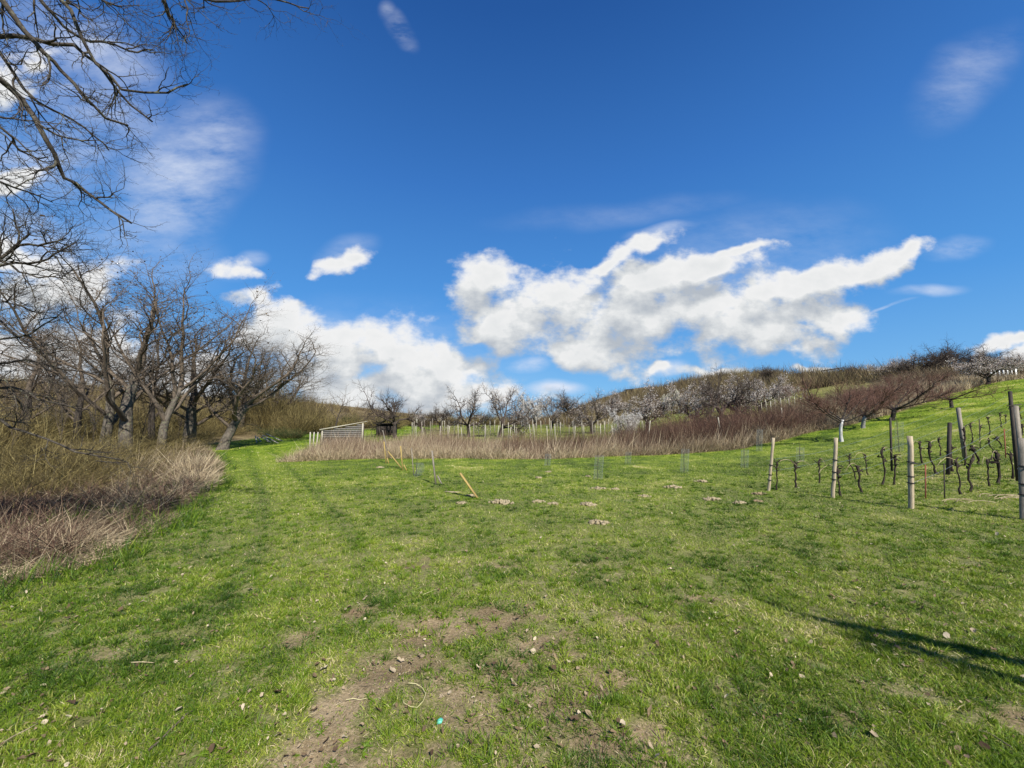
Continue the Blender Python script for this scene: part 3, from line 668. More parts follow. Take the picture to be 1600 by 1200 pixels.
# ---- near tree whose limbs hang into the upper left, trunk out of frame
def hanging_tree():
    P = TP(seg=[8, 9, 6, 4, 1], wig=[.1, .20, .26, .28, .2], trop=[0, -.015, .03, .06, .05], taper=[.3, .3, .35, .55, .8], tpow=.8,
           kids=[7, 4.5, 3, 4.5, 0], start=[.12, .2, .2, .2, 0], ang=[40, 44, 48, 62, 0], angv=14, len=[1, .62, .38, .21, .028], short=[.45, .4, .4, .2, 0],
           rad=[.03, .014, .0088, .0062, .0055], term=[0, 1, 1, 1, 0])
    rg = random.Random(5); out = {}
    limbs = [([(-160, -120), (-60, -60), (0, -5), (38, 48), (68, 82), (95, 110), (130, 150), (165, 185), (200, 196)], 4.6, .030),
             ([(-220, 60), (-110, 66), (0, 57), (50, 60), (115, 70), (150, 98), (175, 130), (205, 165), (238, 190)], 4.9, .026),
             ([(-200, 40), (-90, 70), (0, 124), (35, 156), (62, 200), (85, 240), (100, 278), (135, 300), (175, 330), (206, 349)], 4.4, .028),
             ([(-60, -160), (-10, -90), (35, -30), (70, 8), (100, 42), (140, 65), (180, 70), (215, 82), (240, 78)], 5.0, .022),
             ([(60, -160), (90, -90), (110, -40), (150, -5), (185, 10), (190, 12)], 4.8, .018),
             ([(130, -220), (190, -120), (235, -40), (255, 2), (262, 22), (275, 42), (293, 68)], 4.4, .018),
             ([(200, -240), (250, -120), (285, -30), (310, -4), (360, 2), (410, -2), (450, 4), (483, 13)], 4.5, .016),
             ([(-170, 150), (-80, 170), (-20, 180), (20, 215), (30, 235), (60, 248), (75, 245)], 4.2, .014),
             ([(-170, 230), (-90, 262), (-10, 280), (25, 294), (60, 306), (82, 316)], 4.1, .013),
             ([(-120, -40), (-50, 20), (-5, 75), (25, 120), (60, 160), (110, 185), (150, 215), (170, 235)], 4.9, .020),
             ([(-100, -140), (-30, -80), (30, -50), (85, -10), (120, 40), (150, 100), (190, 140), (262, 145), (292, 132)], 4.7, .024)]
    for px, D, r in limbs:
        n = len(px) - 1; pts = []
        for i, (X, Y) in enumerate(px):
            t = i / n; pts.append(tuple(p3(X, Y, D - .9 * (1 - t) ** 1.0 + rg.uniform(-.06, .06))))
        q = [pts[0]]
        for a_, b_ in zip(pts, pts[1:]):
            L = math.dist(a_, b_)
            mid = tuple((a_[k] + b_[k]) / 2 + rg.gauss(0, .045 * L) for k in range(3)); q += [mid, b_]
        grow(None, None, 1, r * 1.3, 0, P, rg, out, path=q)
    base = Vector((-8.6, 2.4, 0)); base.z = tz(base.x, base.y)
    trunk = []
    top = (-7.9, 2.6, 3.6)
    trunk.append(([tuple(base - Vector((0, 0, .2))), (-8.45, 2.4, 1.2), (-8.2, 2.5, 2.4), top, (-7.6, 2.7, 4.8), (-7.2, 2.8, 6.4)], [.26, .20, .18, .16, .12, .07]))
    for L in out[0]:
        s = L[0][0]; m = tuple((s[k] + top[k]) / 2 + (0, 0, .25)[k] for k in range(3))
        trunk.append(([top, m, s], [.06, .045, L[1][0]]))
    r = empty('overhanging_tree', (0, 0, 0), label='near bare tree whose knobbly branches hang into the upper left corner', cat='tree')
    r.location = base
    def loc(lines): return [(np.array(L[0]) - np.array(base), L[1], .5) for L in lines]
    mobj('trunk', tube_mesh('near_trunk', [(loc(trunk), 8)], M['bark']), r)
    mobj('limbs', tube_mesh('near_limbs', [(loc(out[0]), 7)], M['twig_near']), r)
    mobj('branches', tube_mesh('near_branches', [(loc(out[l]), 5 if l == 1 else 4) for l in (1, 2, 3, 4)], M['twig_near']), r)
    # lower tree at the left edge
    out = {}; rg = random.Random(8)
    limbs = [([(-200, 560), (-100, 480), (-20, 420), (30, 383), (60, 384), (85, 378), (103, 372)], 4.7, .020),
             ([(-160, 520), (-60, 450), (0, 405), (28, 380), (24, 350), (20, 326)], 4.8, .015),
             ([(-220, 540), (-90, 480), (0, 415), (45, 412), (75, 405), (95, 392), (115, 381)], 4.9, .018),
             ([(-220, 420), (-80, 410), (0, 408), (30, 425), (60, 434), (85, 432), (96, 435)], 4.7, .014),
             ([(-200, 600), (-90, 540), (0, 470), (35, 478), (62, 490)], 5.2, .014),
             ([(-240, 640), (-120, 600), (0, 530), (50, 520), (90, 495), (60, 500)], 5.4, .016),
             ([(-240, 650), (-120, 610), (-20, 570), (40, 562), (90, 575), (130, 580), (165, 590)], 5.6, .018),
             ([(-240, 680), (-120, 650), (-20, 610), (20, 605), (60, 625), (100, 632), (140, 640)], 5.8, .020),
             ([(-240, 700), (-100, 670), (0, 655), (40, 675), (95, 695), (150, 712), (200, 722), (150, 720)], 6.0, .018),
             ([(-240, 620), (-100, 600), (0, 585), (20, 610), (28, 640)], 5.6, .014),
             ([(-220, 480), (-100, 480), (0, 500), (45, 540), (80, 552), (120, 548)], 5.4, .014)]
    P.kids = [8, 5, 3, 4, 0]
    for px, D, r_ in limbs:
        n = len(px) - 1
        pts = [tuple(p3(X, Y, D + rg.uniform(-.08, .08))) for X, Y in px]; q = [pts[0]]
        for a_, b_ in zip(pts, pts[1:]):
            L = math.dist(a_, b_); q += [tuple((a_[k] + b_[k]) / 2 + rg.gauss(0, .04 * L) for k in range(3)), b_]
        grow(None, None, 1, r_ * 1.35, 0, P, rg, out, path=q)
    base = Vector((-10.2, 5.6, 0)); base.z = tz(base.x, base.y)
    top = (-9.4, 5.5, 2.2); trunk = [([tuple(base - Vector((0, 0, .2))), (-9.9, 5.6, 1.0), top, (-9.3, 5.5, 4.0), (-9.2, 5.4, 6.)], [.17, .14, .12, .09, .04])]
    for L in out[0]: 
        s = L[0][0]; trunk.append(([top, tuple((s[k] + top[k]) / 2 for k in range(3)), s], [.05, .035, L[1][0]]))
    r = empty('spreading_tree', base, label='lower near bare tree reaching in from the left edge at mid height', cat='tree')
    mobj('trunk', tube_mesh('edge_trunk', [(loc(trunk), 8)], M['bark_dark']), r)
    mobj('branches', tube_mesh('edge_branches', [(loc(out[l]), 6 if l == 0 else 4) for l in (0, 1, 2, 3, 4)], M['twig_near']), r)
hanging_tree()

# ---- tree outside the frame on the right: only its limb shadows fall on the grass
def shadow_tree():
    c = SUN_DIR; h = 3.0; off = h / math.tan(SUN_EL)
    P = TP(seg=[6, 6, 5, 4], wig=[.06, .14, .2, .2], trop=[0, .05, .05, .05], taper=[.35, .3, .4, .5], tpow=.9, kids=[4, 4, 3, 0], start=[.5, .3, .2, 0], ang=[28, 30, 40, 0], angv=8,
           len=[1, .55, .3, .15], short=[.3, .3, .3, 0], rad=[.05, .026, .013, .008], term=[0, 1, 1, 0])
    out = {}; rg = random.Random(2)
    def up(X, Y, hh): g_ = hit(X, Y); o = hh / math.tan(SUN_EL); return (g_.x + c[0] * o, g_.y + c[1] * o, g_.z + hh)
    base = Vector((8.8, -2.6, tz(8.8, -2.6))); top = (8.5, -2.5, 2.2)
    pa = [top, (7.2, -2.0, 2.7), up(1900, 1065, 3.0), up(1620, 1045, 3.05), up(1500, 1015, 3.1), up(1400, 995, 3.1), up(1320, 980, 3.15), up(1275, 968, 3.1)]
    pb = [(7.2, -2.0, 2.7), up(1850, 1110, 2.8), up(1640, 1085, 2.8), up(1530, 1045, 2.8), up(1460, 1022, 2.85), up(1400, 1005, 2.9)]
    grow(None, None, 1, .12, 0, P, rg, out, path=pa); grow(None, None, 1, .085, 0, P, rg, out, path=pb)
    trunk = [([tuple(base - Vector((0, 0, .2))), (8.7, -2.6, 1.1), top], [.19, .15, .12]), ([top, (8.9, -2.8, 3.4), (9.4, -3.3, 4.6)], [.10, .08, .04])]
    loc = lambda lines: [(np.array(L[0]) - np.array(base), L[1], .5) for L in lines]
    r = empty('leaning_tree', base, label='bare tree just out of view on the right, its limb shadow crossing the grass', cat='tree')
    mobj('trunk', tube_mesh('shadow_trunk', [(loc(trunk), 8)], M['bark']), r)
    mobj('branches', tube_mesh('shadow_branches', [(loc(out[l]), 5) for l in range(4)], M['twig']), r)
shadow_tree()

# ------------------------------------------------------------------ orchard, blossom and peach trees
def orchard():
    rg = random.Random(1)
    O = ORCH
    bare = [tree_meshes('orchard_bare%d' % i, O, 40 + i, M['bark_dark'], M['twig_mid'], 1) for i in range(2)]
    grey = [tree_meshes('orchard_grey%d' % i, O, 50 + i, M['bark_dark'], M['twig_mid'], 1, 3000, M['blossom'], .026) for i in range(2)]
    wht = [tree_meshes('orchard_white%d' % i, O, 60 + i, M['bark_dark'], M['twig_mid'], 1, 4800, M['blossom'], .036) for i in range(2)]
    snow = tree_meshes('orchard_snow', O, 66, M['bark_dark'], M['twig_mid'], 1, 9000, M['white_bloom'], .04)
    crm = tree_meshes('orchard_cream', O, 70, M['bark'], M['twig'], 1, 9000, M['cream'], .05)
    # X column, depth, scale, mesh, label   (unit tree is about 4.2 m tall, 4.5 m wide)
    L = [(618, 35, 598, 95, bare[0], 'bare dark orchard tree with a forked trunk behind the plank shed'),
         (733, 36, 603, 78, grey[0], 'greyish orchard tree in bud, left of a pair beyond the reeds'),
         (779, 36, 597, 82, grey[1], 'greyish orchard tree in bud with leaning trunk, right of a pair beyond the reeds'),
         (690, 46, 628, 50, bare[1], 'small bare orchard tree behind the gap left of the greyish pair'),
         (660, 58, 640, 44, wht[1], 'far pale blossoming tree between the forked bare tree and the greyish pair'),
         (838, 58, 612, 60, snow, 'pale blossoming tree beyond the vineyard stakes, right of the greyish pair'),
         (862, 52, 616, 46, grey[1], 'slim budding tree among the pale vineyard stakes'),
         (815, 66, 612, 55, grey[0], 'far budding tree behind the greyish pair'),
         (925, 40, 612, 88, grey[0], 'round greyish pink blossoming tree with short dark trunk in mid orchard'),
         (895, 60, 606, 70, bare[1], 'bare tree behind the round greyish pink one'),
         (958, 62, 612, 78, wht[1], 'white flecked tree right behind the round greyish pink one'),
         (983, 31, 638, 56, snow, 'small low tree with bright white blossom at the edge of the red stems'),
         (1013, 36, 598, 82, wht[1], 'open white and pink blossoming tree above the red stems'),
         (1050, 55, 611, 30, crm, 'dense cream white tree in full bloom at the foot of the hill'),
         (1085, 34, 592, 74, wht[0], 'pinkish blossoming tree left of the tall dark forked one'),
         (1127, 30, 562, 105, bare[0], 'tall dark forked tree standing above the blossom and brambles'),
         (1150, 37, 586, 92, wht[1], 'pinkish blossoming tree right behind the tall dark forked one'),
         (1190, 38, 585, 74, wht[0], 'blossoming tree with pale stakes at its foot'),
         (1220, 42, 588, 54, wht[1], 'rightmost of the blossoming trees clustered under the hill'),
         (1208, 75, 568, 38, bare[1], 'lone thin bare tree on the hill crest above the blossom cluster'),
         (1245, 50, 604, 14, crm, 'tiny cream white bush in bloom on the slope left of the peach trees'),
         (1330, 88, 569, 50, bare[0], 'bare tree on the crest beside the dark roof'),
         (1365, 84, 573, 42, wht[1], 'blossoming tree on the crest right of the dark roof'),
         (1290, 84, 584, 42, grey[0], 'greyish tree on the crest left of the dark roof'),
         (1424, 52, 556, 74, wht[0], 'white flecked blossoming tree on the upper slope'),
         (1472, 50, 530, 78, bare[1], 'tallest bare tree on the hill top'),
         (1505, 52, 536, 72, bare[0], 'second bare tree on the hill top, right of the tallest'),
         (1446, 49, 546, 62, bare[1], 'dark bare tree on the upper slope between the white flecked one and the tallest'),
         (1528, 49, 538, 70, bare[1], 'broad bare tree on the hill top, between the second bare tree and the pink blossom'),
         (1572, 48, 548, 64, grey[0], 'budding tree on the hill top behind the pink one'),
         (1552, 33, 547, 78, wht[1], 'pink blossoming tree with an open vase crown on the green slope'),
         (1592, 46, 553, 62, wht[0], 'dark pink blossoming tree at the right edge of the hill top')]
    for i, (X, D, yt, wp, me, lab) in enumerate(L):
        fit_tree('orchard_tree', me, X, D, yt, wp, rz=rg.random() * 6.28, label=lab, cat='tree', group='trees of the orchard and hillside')
    # thin tree beside the shed
    T = TP(**ORCH.__dict__); T.seg = [8, 5, 4, 3]; T.len = [3.6, 1.4, .7, .35]; T.kids = [9, 4, 4, 0]; T.start = [.3, .2, .2, 0]; T.ang = [42, 40, 40, 0]; T.rad = [.07, .03, .014, .008]; T.taper = [.3, .3, .4, .5]; T.term = [1, 1, 1, 0]; T.wig = [.05, .12, .15, .15]
    me = tree_meshes('slender', T, 77, M['bark_dark'], M['twig'], 1)
    fit_tree('slender_tree', me, 524, 40, 598, 52, label='slender upright bare tree right behind the plank shed', cat='tree')
    sap = [(22, 17, 585, 30, 'first from the left'), (98, 18, 560, 34, 'second from the left'), (150, 20, 575, 30, 'third from the left'), (222, 22, 590, 34, 'fourth from the left'), (236, 24, 600, 26, 'fifth from the left'), (262, 27, 585, 30, 'sixth from the left'),
           (280, 30, 600, 26, 'seventh from the left'), (345, 44, 590, 30, 'eighth from the left'), (362, 50, 600, 26, 'ninth from the left'), (385, 54, 585, 28, 'tenth from the left'), (408, 50, 590, 30, 'eleventh from the left'), (455, 52, 585, 34, 'twelfth from the left'), (478, 58, 600, 30, 'last on the right')]
    for i, (X, D, yt, wp, lab) in enumerate(sap):
        fit_tree('slender_tree', me, X, D, yt, wp, rz=i * 2.1, label='thin upright sapling among the bank thicket, ' + lab, cat='sapling', group='saplings in the thicket')
    # peach trees on the slope
    P0 = TP(**PEACH.__dict__); P0.len = [1.35, 2.0, 1.0, .55]; P0.rad = [.06, .042, .014, .007]
    pm = [tree_meshes('peach%d' % i, PEACH if i else P0, 80 + i, M['limewash'] if i == 0 else M['bark_grey_wash'] if i == 1 else M['bark_dark'], M['peach_twig'], 1, limb_mat=M['bark_dark']) for i in range(3)]
    flat = TP(**PEACH.__dict__); flat.ang = [68, 48, 42, 0]; flat.trop = [0, .05, .15, .10]; flat.len = [.9, 2.0, .9, .5]; flat.kids = [5, 12, 12, 0]
    fm = tree_meshes('peach_flat', flat, 90, M['bark_dark'], M['peach_twig'], 1, limb_mat=M['bark_dark'])
    for (X, Y, me, yt, wp, rz, lab) in [
            (1315, 690, pm[0], 592, 108, 0, 'vase shaped peach tree with a thin whitewashed trunk, lowest on the slope'),
            (1348, 669, pm[1], 586, 100, 1.2, 'peach tree with reddish twigs and grey washed trunk, second up the slope'),
            (1394, 657, pm[2], 582, 112, 2.2, 'wide peach tree with reddish twigs and long side limbs, third up the slope'),
            (1487, 637, fm, 600, 100, 2.9, 'low flat topped peach tree with dark sideways limbs, highest on the slope')]:
        fit_tree('peach_tree', me, X, 0, yt, wp, loc=hit(X, Y), rz=rz, label=lab, cat='tree', group='peach trees on the slope')
    # twiggy background mass trees up the slope behind the peach row
orchard()

# ------------------------------------------------------------------ shrubs and thickets
def shrub_mesh(name, m, seed, n, h, spread, lean=0., curve=.5, leaves=0, lmat=None, w=.012, tw=3):
    rng = np.random.default_rng(seed); fb = Fib()
    a = rng.uniform(0, 6.283, n); r = spread * np.sqrt(rng.random(n))
    base = np.stack([r * np.cos(a) * .7, r * np.sin(a) * .7, np.full(n, -.05)], 1)
    d = np.stack([np.cos(a) * r / spread * .75 + lean, np.sin(a) * r / spread * .75, np.ones(n)], 1) + rng.normal(0, .2, (n, 3))
    L = h * rng.uniform(.45, 1.1, n) * (1 - .35 * (r / spread) ** 2)
    bend = np.stack([np.cos(a) * curve, np.sin(a) * curve, -np.abs(rng.normal(0, curve, n))], 1) * rng.uniform(.3, 1., (n, 1))
    t = np.clip(rng.normal(.45, .28, n), 0, 1)
    fb.add(base, d, L, np.full(n, w), bend, 4, rng, t)
    # side twigs
    k = tw; dn = d / np.linalg.norm(d, axis=1, keepdims=True)
    for j in range(k):
        tt = rng.uniform(.2, .95, n); b2 = base + dn * (L * tt)[:, None] + bend * (tt * tt * L)[:, None]
        d2 = dn + rng.normal(0, .6, (n, 3)); fb.add(b2, d2, L * rng.uniform(.15, .4, n), np.full(n, w * .7), rng.normal(0, .3, (n, 3)), 2, rng, np.clip(t + rng.normal(0, .15, n), 0, 1))
    me = [('canes', fb.mesh(name, m))]
    if leaves:
        f2 = Fib(); i = rng.integers(0, n, leaves); tt = rng.uniform(.3, 1., leaves)
        c = base[i] + dn[i] * (L[i] * tt)[:, None] + bend[i] * (tt * tt * L[i])[:, None] + rng.normal(0, .12 * h / 2, (leaves, 3))
        f2.quads(c, rng.uniform(.5, 1.2, leaves) * .035 * max(1, h / 2), rng, np.clip(rng.normal(.5, .25, leaves), 0, 1))
        me.append(('leaves', f2.mesh(name + '_leaves', lmat)))
    return me

def strip():
    rng = np.random.default_rng(17)
    # tall brown stems and blonde grass along the front of the orchard
    fb = Fib(); N = 52000
    x = rng.uniform(X_STRIP0 - .1, 20, N); dep = rng.random(N) ** .8 * (3.2 + 1.2 * sstep(4, 12, x))
    y = front_y(x) + dep + .1
    z = terrain(x, y); cl = fbm(x * 1.1, y * 1.1, 101, 3)
    red = sstep(-3, 9, x + 14 * (fbm(x * .7, y * .9, 103, 3) - .5)) 
    hv = fbm(x * .55 + 9, y * .3, 107, 3)
    L = (.50 + .80 * sstep(0, 1.6, dep)) * rng.uniform(.45, 1.2, N) * (.45 + 1.1 * hv) * (.85 + .3 * sstep(3, 10, x)) * sstep(-.3, 1.3, x - X_STRIP0 + .3) * (1 - .25 * sstep(9, 16, x))
    d = np.stack([rng.normal(.05, .16, N) + .25 * (fbm(x * .8, y * .8, 105, 2) - .5), rng.normal(-.05, .15, N), np.ones(N)], 1)
    bend = rng.normal(0, .16, (N, 3)); t = np.clip(rng.normal(.76 - .38 * red, .2, N) + .35 * (cl - .5) - .12 * sstep(.4, 2, dep), 0, 1)
    fb.add(np.stack([x, y, z], 1), d, L, rng.uniform(.008, .02, N), bend, 2, rng, t)
    # long pale leaning canes
    n = 900; x = rng.uniform(X_STRIP0 + 1, 14, n); y = front_y(x) + rng.uniform(.1, 1.8, n)
    d = np.stack([rng.normal(.4, .4, n), rng.normal(-.1, .2, n), np.ones(n)], 1)
    fb.add(np.stack([x, y, terrain(x, y)], 1), d, rng.uniform(.6, 1.6, n), rng.uniform(.014, .026, n), rng.normal(0, .1, (n, 3)), 2, rng, np.clip(rng.normal(.88, .1, n), 0, 1))
    mobj('tall_stem_undergrowth', fb.mesh('strip_stems', M['stems']), kind='stuff', label='strip of tall reddish brown dry stems beyond the lawn')
    fb = Fib(); N = 42000; x = rng.uniform(X_STRIP0 - .2, 22, N); cl = fbm(x * .8, x * 0 + 3, 111, 3)
    y = front_y(x) + rng.uniform(-.15, 1.5, N) * (.5 + cl); z = terrain(x, y)
    dk = np.where(x > 9, .5, 1.)
    L = rng.uniform(.2, .75, N) * (.5 + cl) * sstep(-.3, .5, x - X_STRIP0 + .3)
    keep = rng.random(N) < np.clip((cl - .28) * 3.2, .15, 1) * np.where(x > 12, .45, 1)
    d = np.stack([rng.normal(.12, .4, N), rng.normal(-.25, .3, N), np.ones(N)], 1)
    b = rng.normal(0, .3, (N, 3)); b[:, 2] -= .25
    fb.add(np.stack([x, y, z], 1)[keep], d[keep], L[keep], rng.uniform(.010, .022, N)[keep], b[keep], 2, rng, np.clip(rng.normal(.70, .2, N) - .2 * sstep(2, 9, x), 0, 1)[keep])
    # left bank: rank tangled dry grass
    N = 100000; y = np.exp(rng.uniform(math.log(3.6), math.log(24), N)); off = rng.random(N) ** 1.1 * (1.5 + .35 * y)
    x = left_x(y) - off + .1; z = terrain(x, y); cl = fbm(x * 1.2, y * 1.2, 121, 4)
    sw = fbm(x * 1.8, y * 1.8, 131, 3) * 6.28 * 4
    d = np.stack([1.0 * np.cos(sw) + rng.normal(.1, .5, N), 1.0 * np.sin(sw) + rng.normal(0, .5, N), np.full(N, .35) + .5 * cl + .7 * sstep(11, 14, y)], 1)
    hgt = (.30 + .30 * cl + .20 * np.exp(-((y - 13) / 2.5) ** 2) * (off < 3.2))
    L = hgt * rng.uniform(.3, 1.25, N) * np.clip(.35 + off * .9, .35, 1)
    keep = rng.random(N) < np.clip((cl - .36) * 4, .10, 1)
    b = rng.normal(0, .35, (N, 3)); b[:, 2] -= .4 * sstep(15, 11, y)
    t = np.clip(rng.normal(.20, .25, N) + 1.6 * (cl - .5) + .18 * np.exp(-((y - 13) / 2.5) ** 2), 0, 1)
    fb.add(np.stack([x, y, z], 1)[keep], d[keep], L[keep], (.003 + .0011 * y)[keep], b[keep], 3, rng, t[keep])
    # dark broken stalks tangled through the hay
    f3 = Fib(); n3 = 16000; yy = np.exp(rng.uniform(math.log(4.2), math.log(20), n3)); xx = left_x(yy) - .3 - rng.random(n3) * (1.0 + .35 * yy)
    kp = fbm(xx * .9, yy * .9, 161, 3) > .45; xx, yy = xx[kp], yy[kp]; n3 = len(xx)
    dd = rng.normal(0, .7, (n3, 3)); dd[:, 2] = rng.uniform(.1, 1., n3)
    f3.add(np.stack([xx, yy, terrain(xx, yy) + rng.uniform(0, .12, n3)], 1), dd, rng.uniform(.15, .6, n3), (.003 + .0010 * yy), rng.normal(0, .3, (n3, 3)), 3, rng, np.clip(rng.normal(.3, .25, n3), 0, 1))
    mobj('dead_stalk_undergrowth', f3.mesh('dead_stalks', M['stems']), kind='stuff', label='dark broken stalks tangled through the dry grass on the left bank')
    # dry grass up the right slope edge (blonde/olive)
    N = 30000; x = rng.uniform(10, 44, N); off = rng.random(N) * 5; y = front_y(x) + off; z = terrain(x, y); cl = fbm(x * .7, y * .7, 141, 3)
    d = rng.normal(0, .3, (N, 3)); d[:, 2] = 1
    fb.add(np.stack([x, y, z], 1), d, rng.uniform(.25, .75, N) * (.5 + cl), .012 + .0006 * y, rng.normal(0, .3, (N, 3)), 2, rng, np.clip(rng.normal(.55, .22, N) + .6 * (cl - .5), 0, 1))
    # scattered taller straw on the lawn margins
    mobj('dry_grass', fb.mesh('dry_grass', M['dry']), kind='stuff', label='rank blonde dry grass along the edges of the lawn')
    # green blades poking through the left bank
    fb = Fib(); N = 22000; y = np.exp(rng.uniform(math.log(3.4), math.log(22), N)); x = left_x(y) - rng.random(N) ** 1.2 * 3.4 + .6
    cl = fbm(x * 1.8, y * 1.8, 151, 3); keep = (cl > .52) & (rng.random(N) < .6)
    x, y = x[keep], y[keep]; n = len(x); d = rng.normal(0, .5, (n, 3)); d[:, 2] = 1
    fb.add(np.stack([x, y, terrain(x, y)], 1), d, rng.uniform(.08, .26, n), .004 + .0010 * y, rng.normal(0, .4, (n, 3)), 3, rng, np.clip(rng.normal(.22, .2, n), 0, 1))
    mobj('rough_green_grass', fb.mesh('rough_green', M['grass']), kind='stuff', label='longer green grass in the rough along the left bank')
strip()

def shrubs():
    rg = random.Random(9)
    ol = [shrub_mesh('olive_shrub%d' % i, M['olive'], 200 + i, 800, 2.6, 1.5, .1, .5, 0, M['olive'], .017, 4) for i in range(3)]
    gr = shrub_mesh('green_shrub', M['olive'], 210, 500, 2.2, 1.3, 0, .5, 6500, M['green_leaf'], .014, 2)
    br = [shrub_mesh('bramble%d' % i, M['russet'], 220 + i, 1000, 1.6, 1.7, .0, .9, 0, None, .013, 3) for i in range(3)]
    tn = [shrub_mesh('tan_scrub%d' % i, M['tan'], 240 + i, 900, 1.5, 1.7, .0, .8, 0, None, .015, 3) for i in range(2)]
    yl = [shrub_mesh('arching%d' % i, M['olive'], 230 + i, 1100, 2.3, 1.6, .35, 1.1, 250, M['olive'], .011, 5) for i in range(2)]
    OL = []
    def put(name, me, p, s, sz, lab, cat, grp):
        o = place_tree(name, me, p, rg.random() * 6.28 if 'arching' not in me[0][1].name else rg.uniform(-.4, .4), s, sz, label=lab, cat=cat, group=grp)
        OL.append(o)
    # left bank thicket: explicit list
    G1 = 'shrubs of the left bank thicket'
    names = ['at the left edge', 'second from the left edge', 'third from the left edge', 'below the spreading near tree', 'left of the tallest bare tree', 'in front of the tallest bare tree', 'just right of the tallest bare tree', 'between the two big bare trees', 'left of the broad gnarled tree', 'behind the broad gnarled tree']
    for i, (X, D, s, sz) in enumerate([(-60, 9, 1.0, .8), (20, 10.5, 1.0, .95), (85, 12.5, 1.15, 1.0), (-20, 14, 1.2, 1.15), (130, 15.5, 1.1, .95), (175, 14.5, .85, .75), (225, 21, 1.0, .9), (258, 25, 1.0, .95), (285, 32, 1.15, .95), (340, 38, 1.2, 1.1)]):
        put('arching_shrub', yl[i % 2], at(X, D), s, sz, 'olive shrub of fine arching twigs ' + names[i], 'shrub', G1)
    far = ['behind the left edge', 'behind the spreading near tree', 'far left behind the thicket', 'behind the tallest bare tree', 'right behind the slim bare tree', 'under the broad gnarled tree', 'beside the path end', 'at the far end of the path', 'right of the path end', 'behind the leaning pale poles', 'above the leaning pale poles', 'left of the three pale stakes', 'above the three pale stakes', 'left of the plank shed', 'directly behind the plank shed', 'right behind the plank shed', 'under the forked bare orchard tree', 'right of the forked bare orchard tree', 'left of the greyish tree pair', 'behind the greyish tree pair']
    for i, (X, D, s, sz) in enumerate([(10, 24, 1.6, 1.3), (70, 30, 1.7, 1.4), (-40, 34, 1.9, 1.6), (150, 32, 1.6, 1.35), (215, 36, 1.6, 1.4), (300, 40, 1.4, 1.3), (345, 48, 1.6, 1.45), (372, 56, 1.8, 1.6), (400, 52, 1.5, 1.4), (425, 44, 1.2, 1.25), (445, 50, 1.5, 1.5), (462, 40, 1.0, .9), (480, 46, 1.2, 1.15), (500, 42, 1.0, 1.0), (540, 50, 1.3, 1.0), (575, 54, 1.2, 1.05), (608, 50, 1.1, .85), (655, 60, 1.3, .95), (700, 64, 1.3, .9), (760, 70, 1.4, .95)]):
        put('olive_shrub', ol[i % 3], at(X, D), s, sz, 'leafless olive brown shrub ' + far[i], 'shrub', 'olive shrubs beyond the path and shed')
        yt = {345: 605, 372: 596, 400: 572, 425: 560, 445: 588, 462: 622, 480: 600, 500: 634, 540: 642, 575: 650, 300: 600, 215: 590, 150: 600}.get(X)
        if yt:
            o = SC.objects[-1] if False else OL[-1]; D_ = o.location.y; o.scale = (o.scale[0], o.scale[1], (EYE + (665 - yt) / F * D_ - o.location.z) / 2.6)
    for (X, D, s, sz, lab) in [(430, 37, .9, .62, 'dark green leafy shrub behind the leaning pale poles'), (455, 35, .75, .55, 'dark green leafy shrub left of the three pale stakes'), (610, 70, 1.2, 1.3, 'far greenish conifer like shrub left of the forked orchard tree'), (548, 72, 1.0, 1.35, 'far greenish bush peeking above the shed roof')]:
        put('green_shrub', gr, at(X, D), s, sz, lab, 'shrub', 'green shrubs')
    # brambles along the strip and up the slope
    bl = []
    rows = [[(1045, 24.5), (1075, 25), (1105, 24), (1135, 25), (1160, 24.5), (1190, 25), (1218, 25.5), (1060, 28), (1095, 28), (1130, 29), (1175, 28)],
            [(1250, 27), (1275, 29), (1300, 27), (1325, 30), (1350, 28), (1375, 31), (1400, 33), (1425, 36), (1450, 38), (1260, 33), (1295, 35), (1335, 37), (1370, 39), (1405, 43), (1440, 46), (1470, 46), (1500, 46), (1530, 48), (1560, 50), (1420, 50), (1485, 51), (1240, 38), (1540, 55), (1590, 54), (1620, 52)]]
    w1 = ['leftmost by the red stems', 'second along the red stems', 'third along the red stems', 'in front of the tall dark forked tree', 'right of the tall dark forked tree', 'above the red stem strip', 'rightmost below the blossom cluster', 'under the small white tree', 'under the pinkish tree', 'at the foot of the tall dark forked tree', 'under the staked blossoming tree']
    for i, (X, D) in enumerate(rows[0]):
        put('bramble_thicket', br[i % 3], at(X, D), 1.05, 1.35 + .45 * (D > 27) + .2 * rg.random(), 'dark reddish brown bramble thicket ' + w1[i], 'bramble', 'bramble thickets')
    ordi = 'first second third fourth fifth sixth seventh eighth ninth tenth eleventh twelfth thirteenth fourteenth fifteenth sixteenth seventeenth eighteenth nineteenth twentieth twenty-first twenty-second twenty-third twenty-fourth twenty-fifth'.split()
    rr = sorted(rows[1])
    for i, (X, D) in enumerate(rr):
        put('slope_scrub', (tn[0], br[0], tn[1], tn[1], tn[0])[i % 5], at(X, D + 2 * (D < 31)), 1.25, 1.05 + .25 * rg.random() + (.3 if X > 1440 else 0), 'russet scrub on the slope behind the peach trees, %s from the left' % ordi[i], 'scrub', 'russet scrub on the slope')
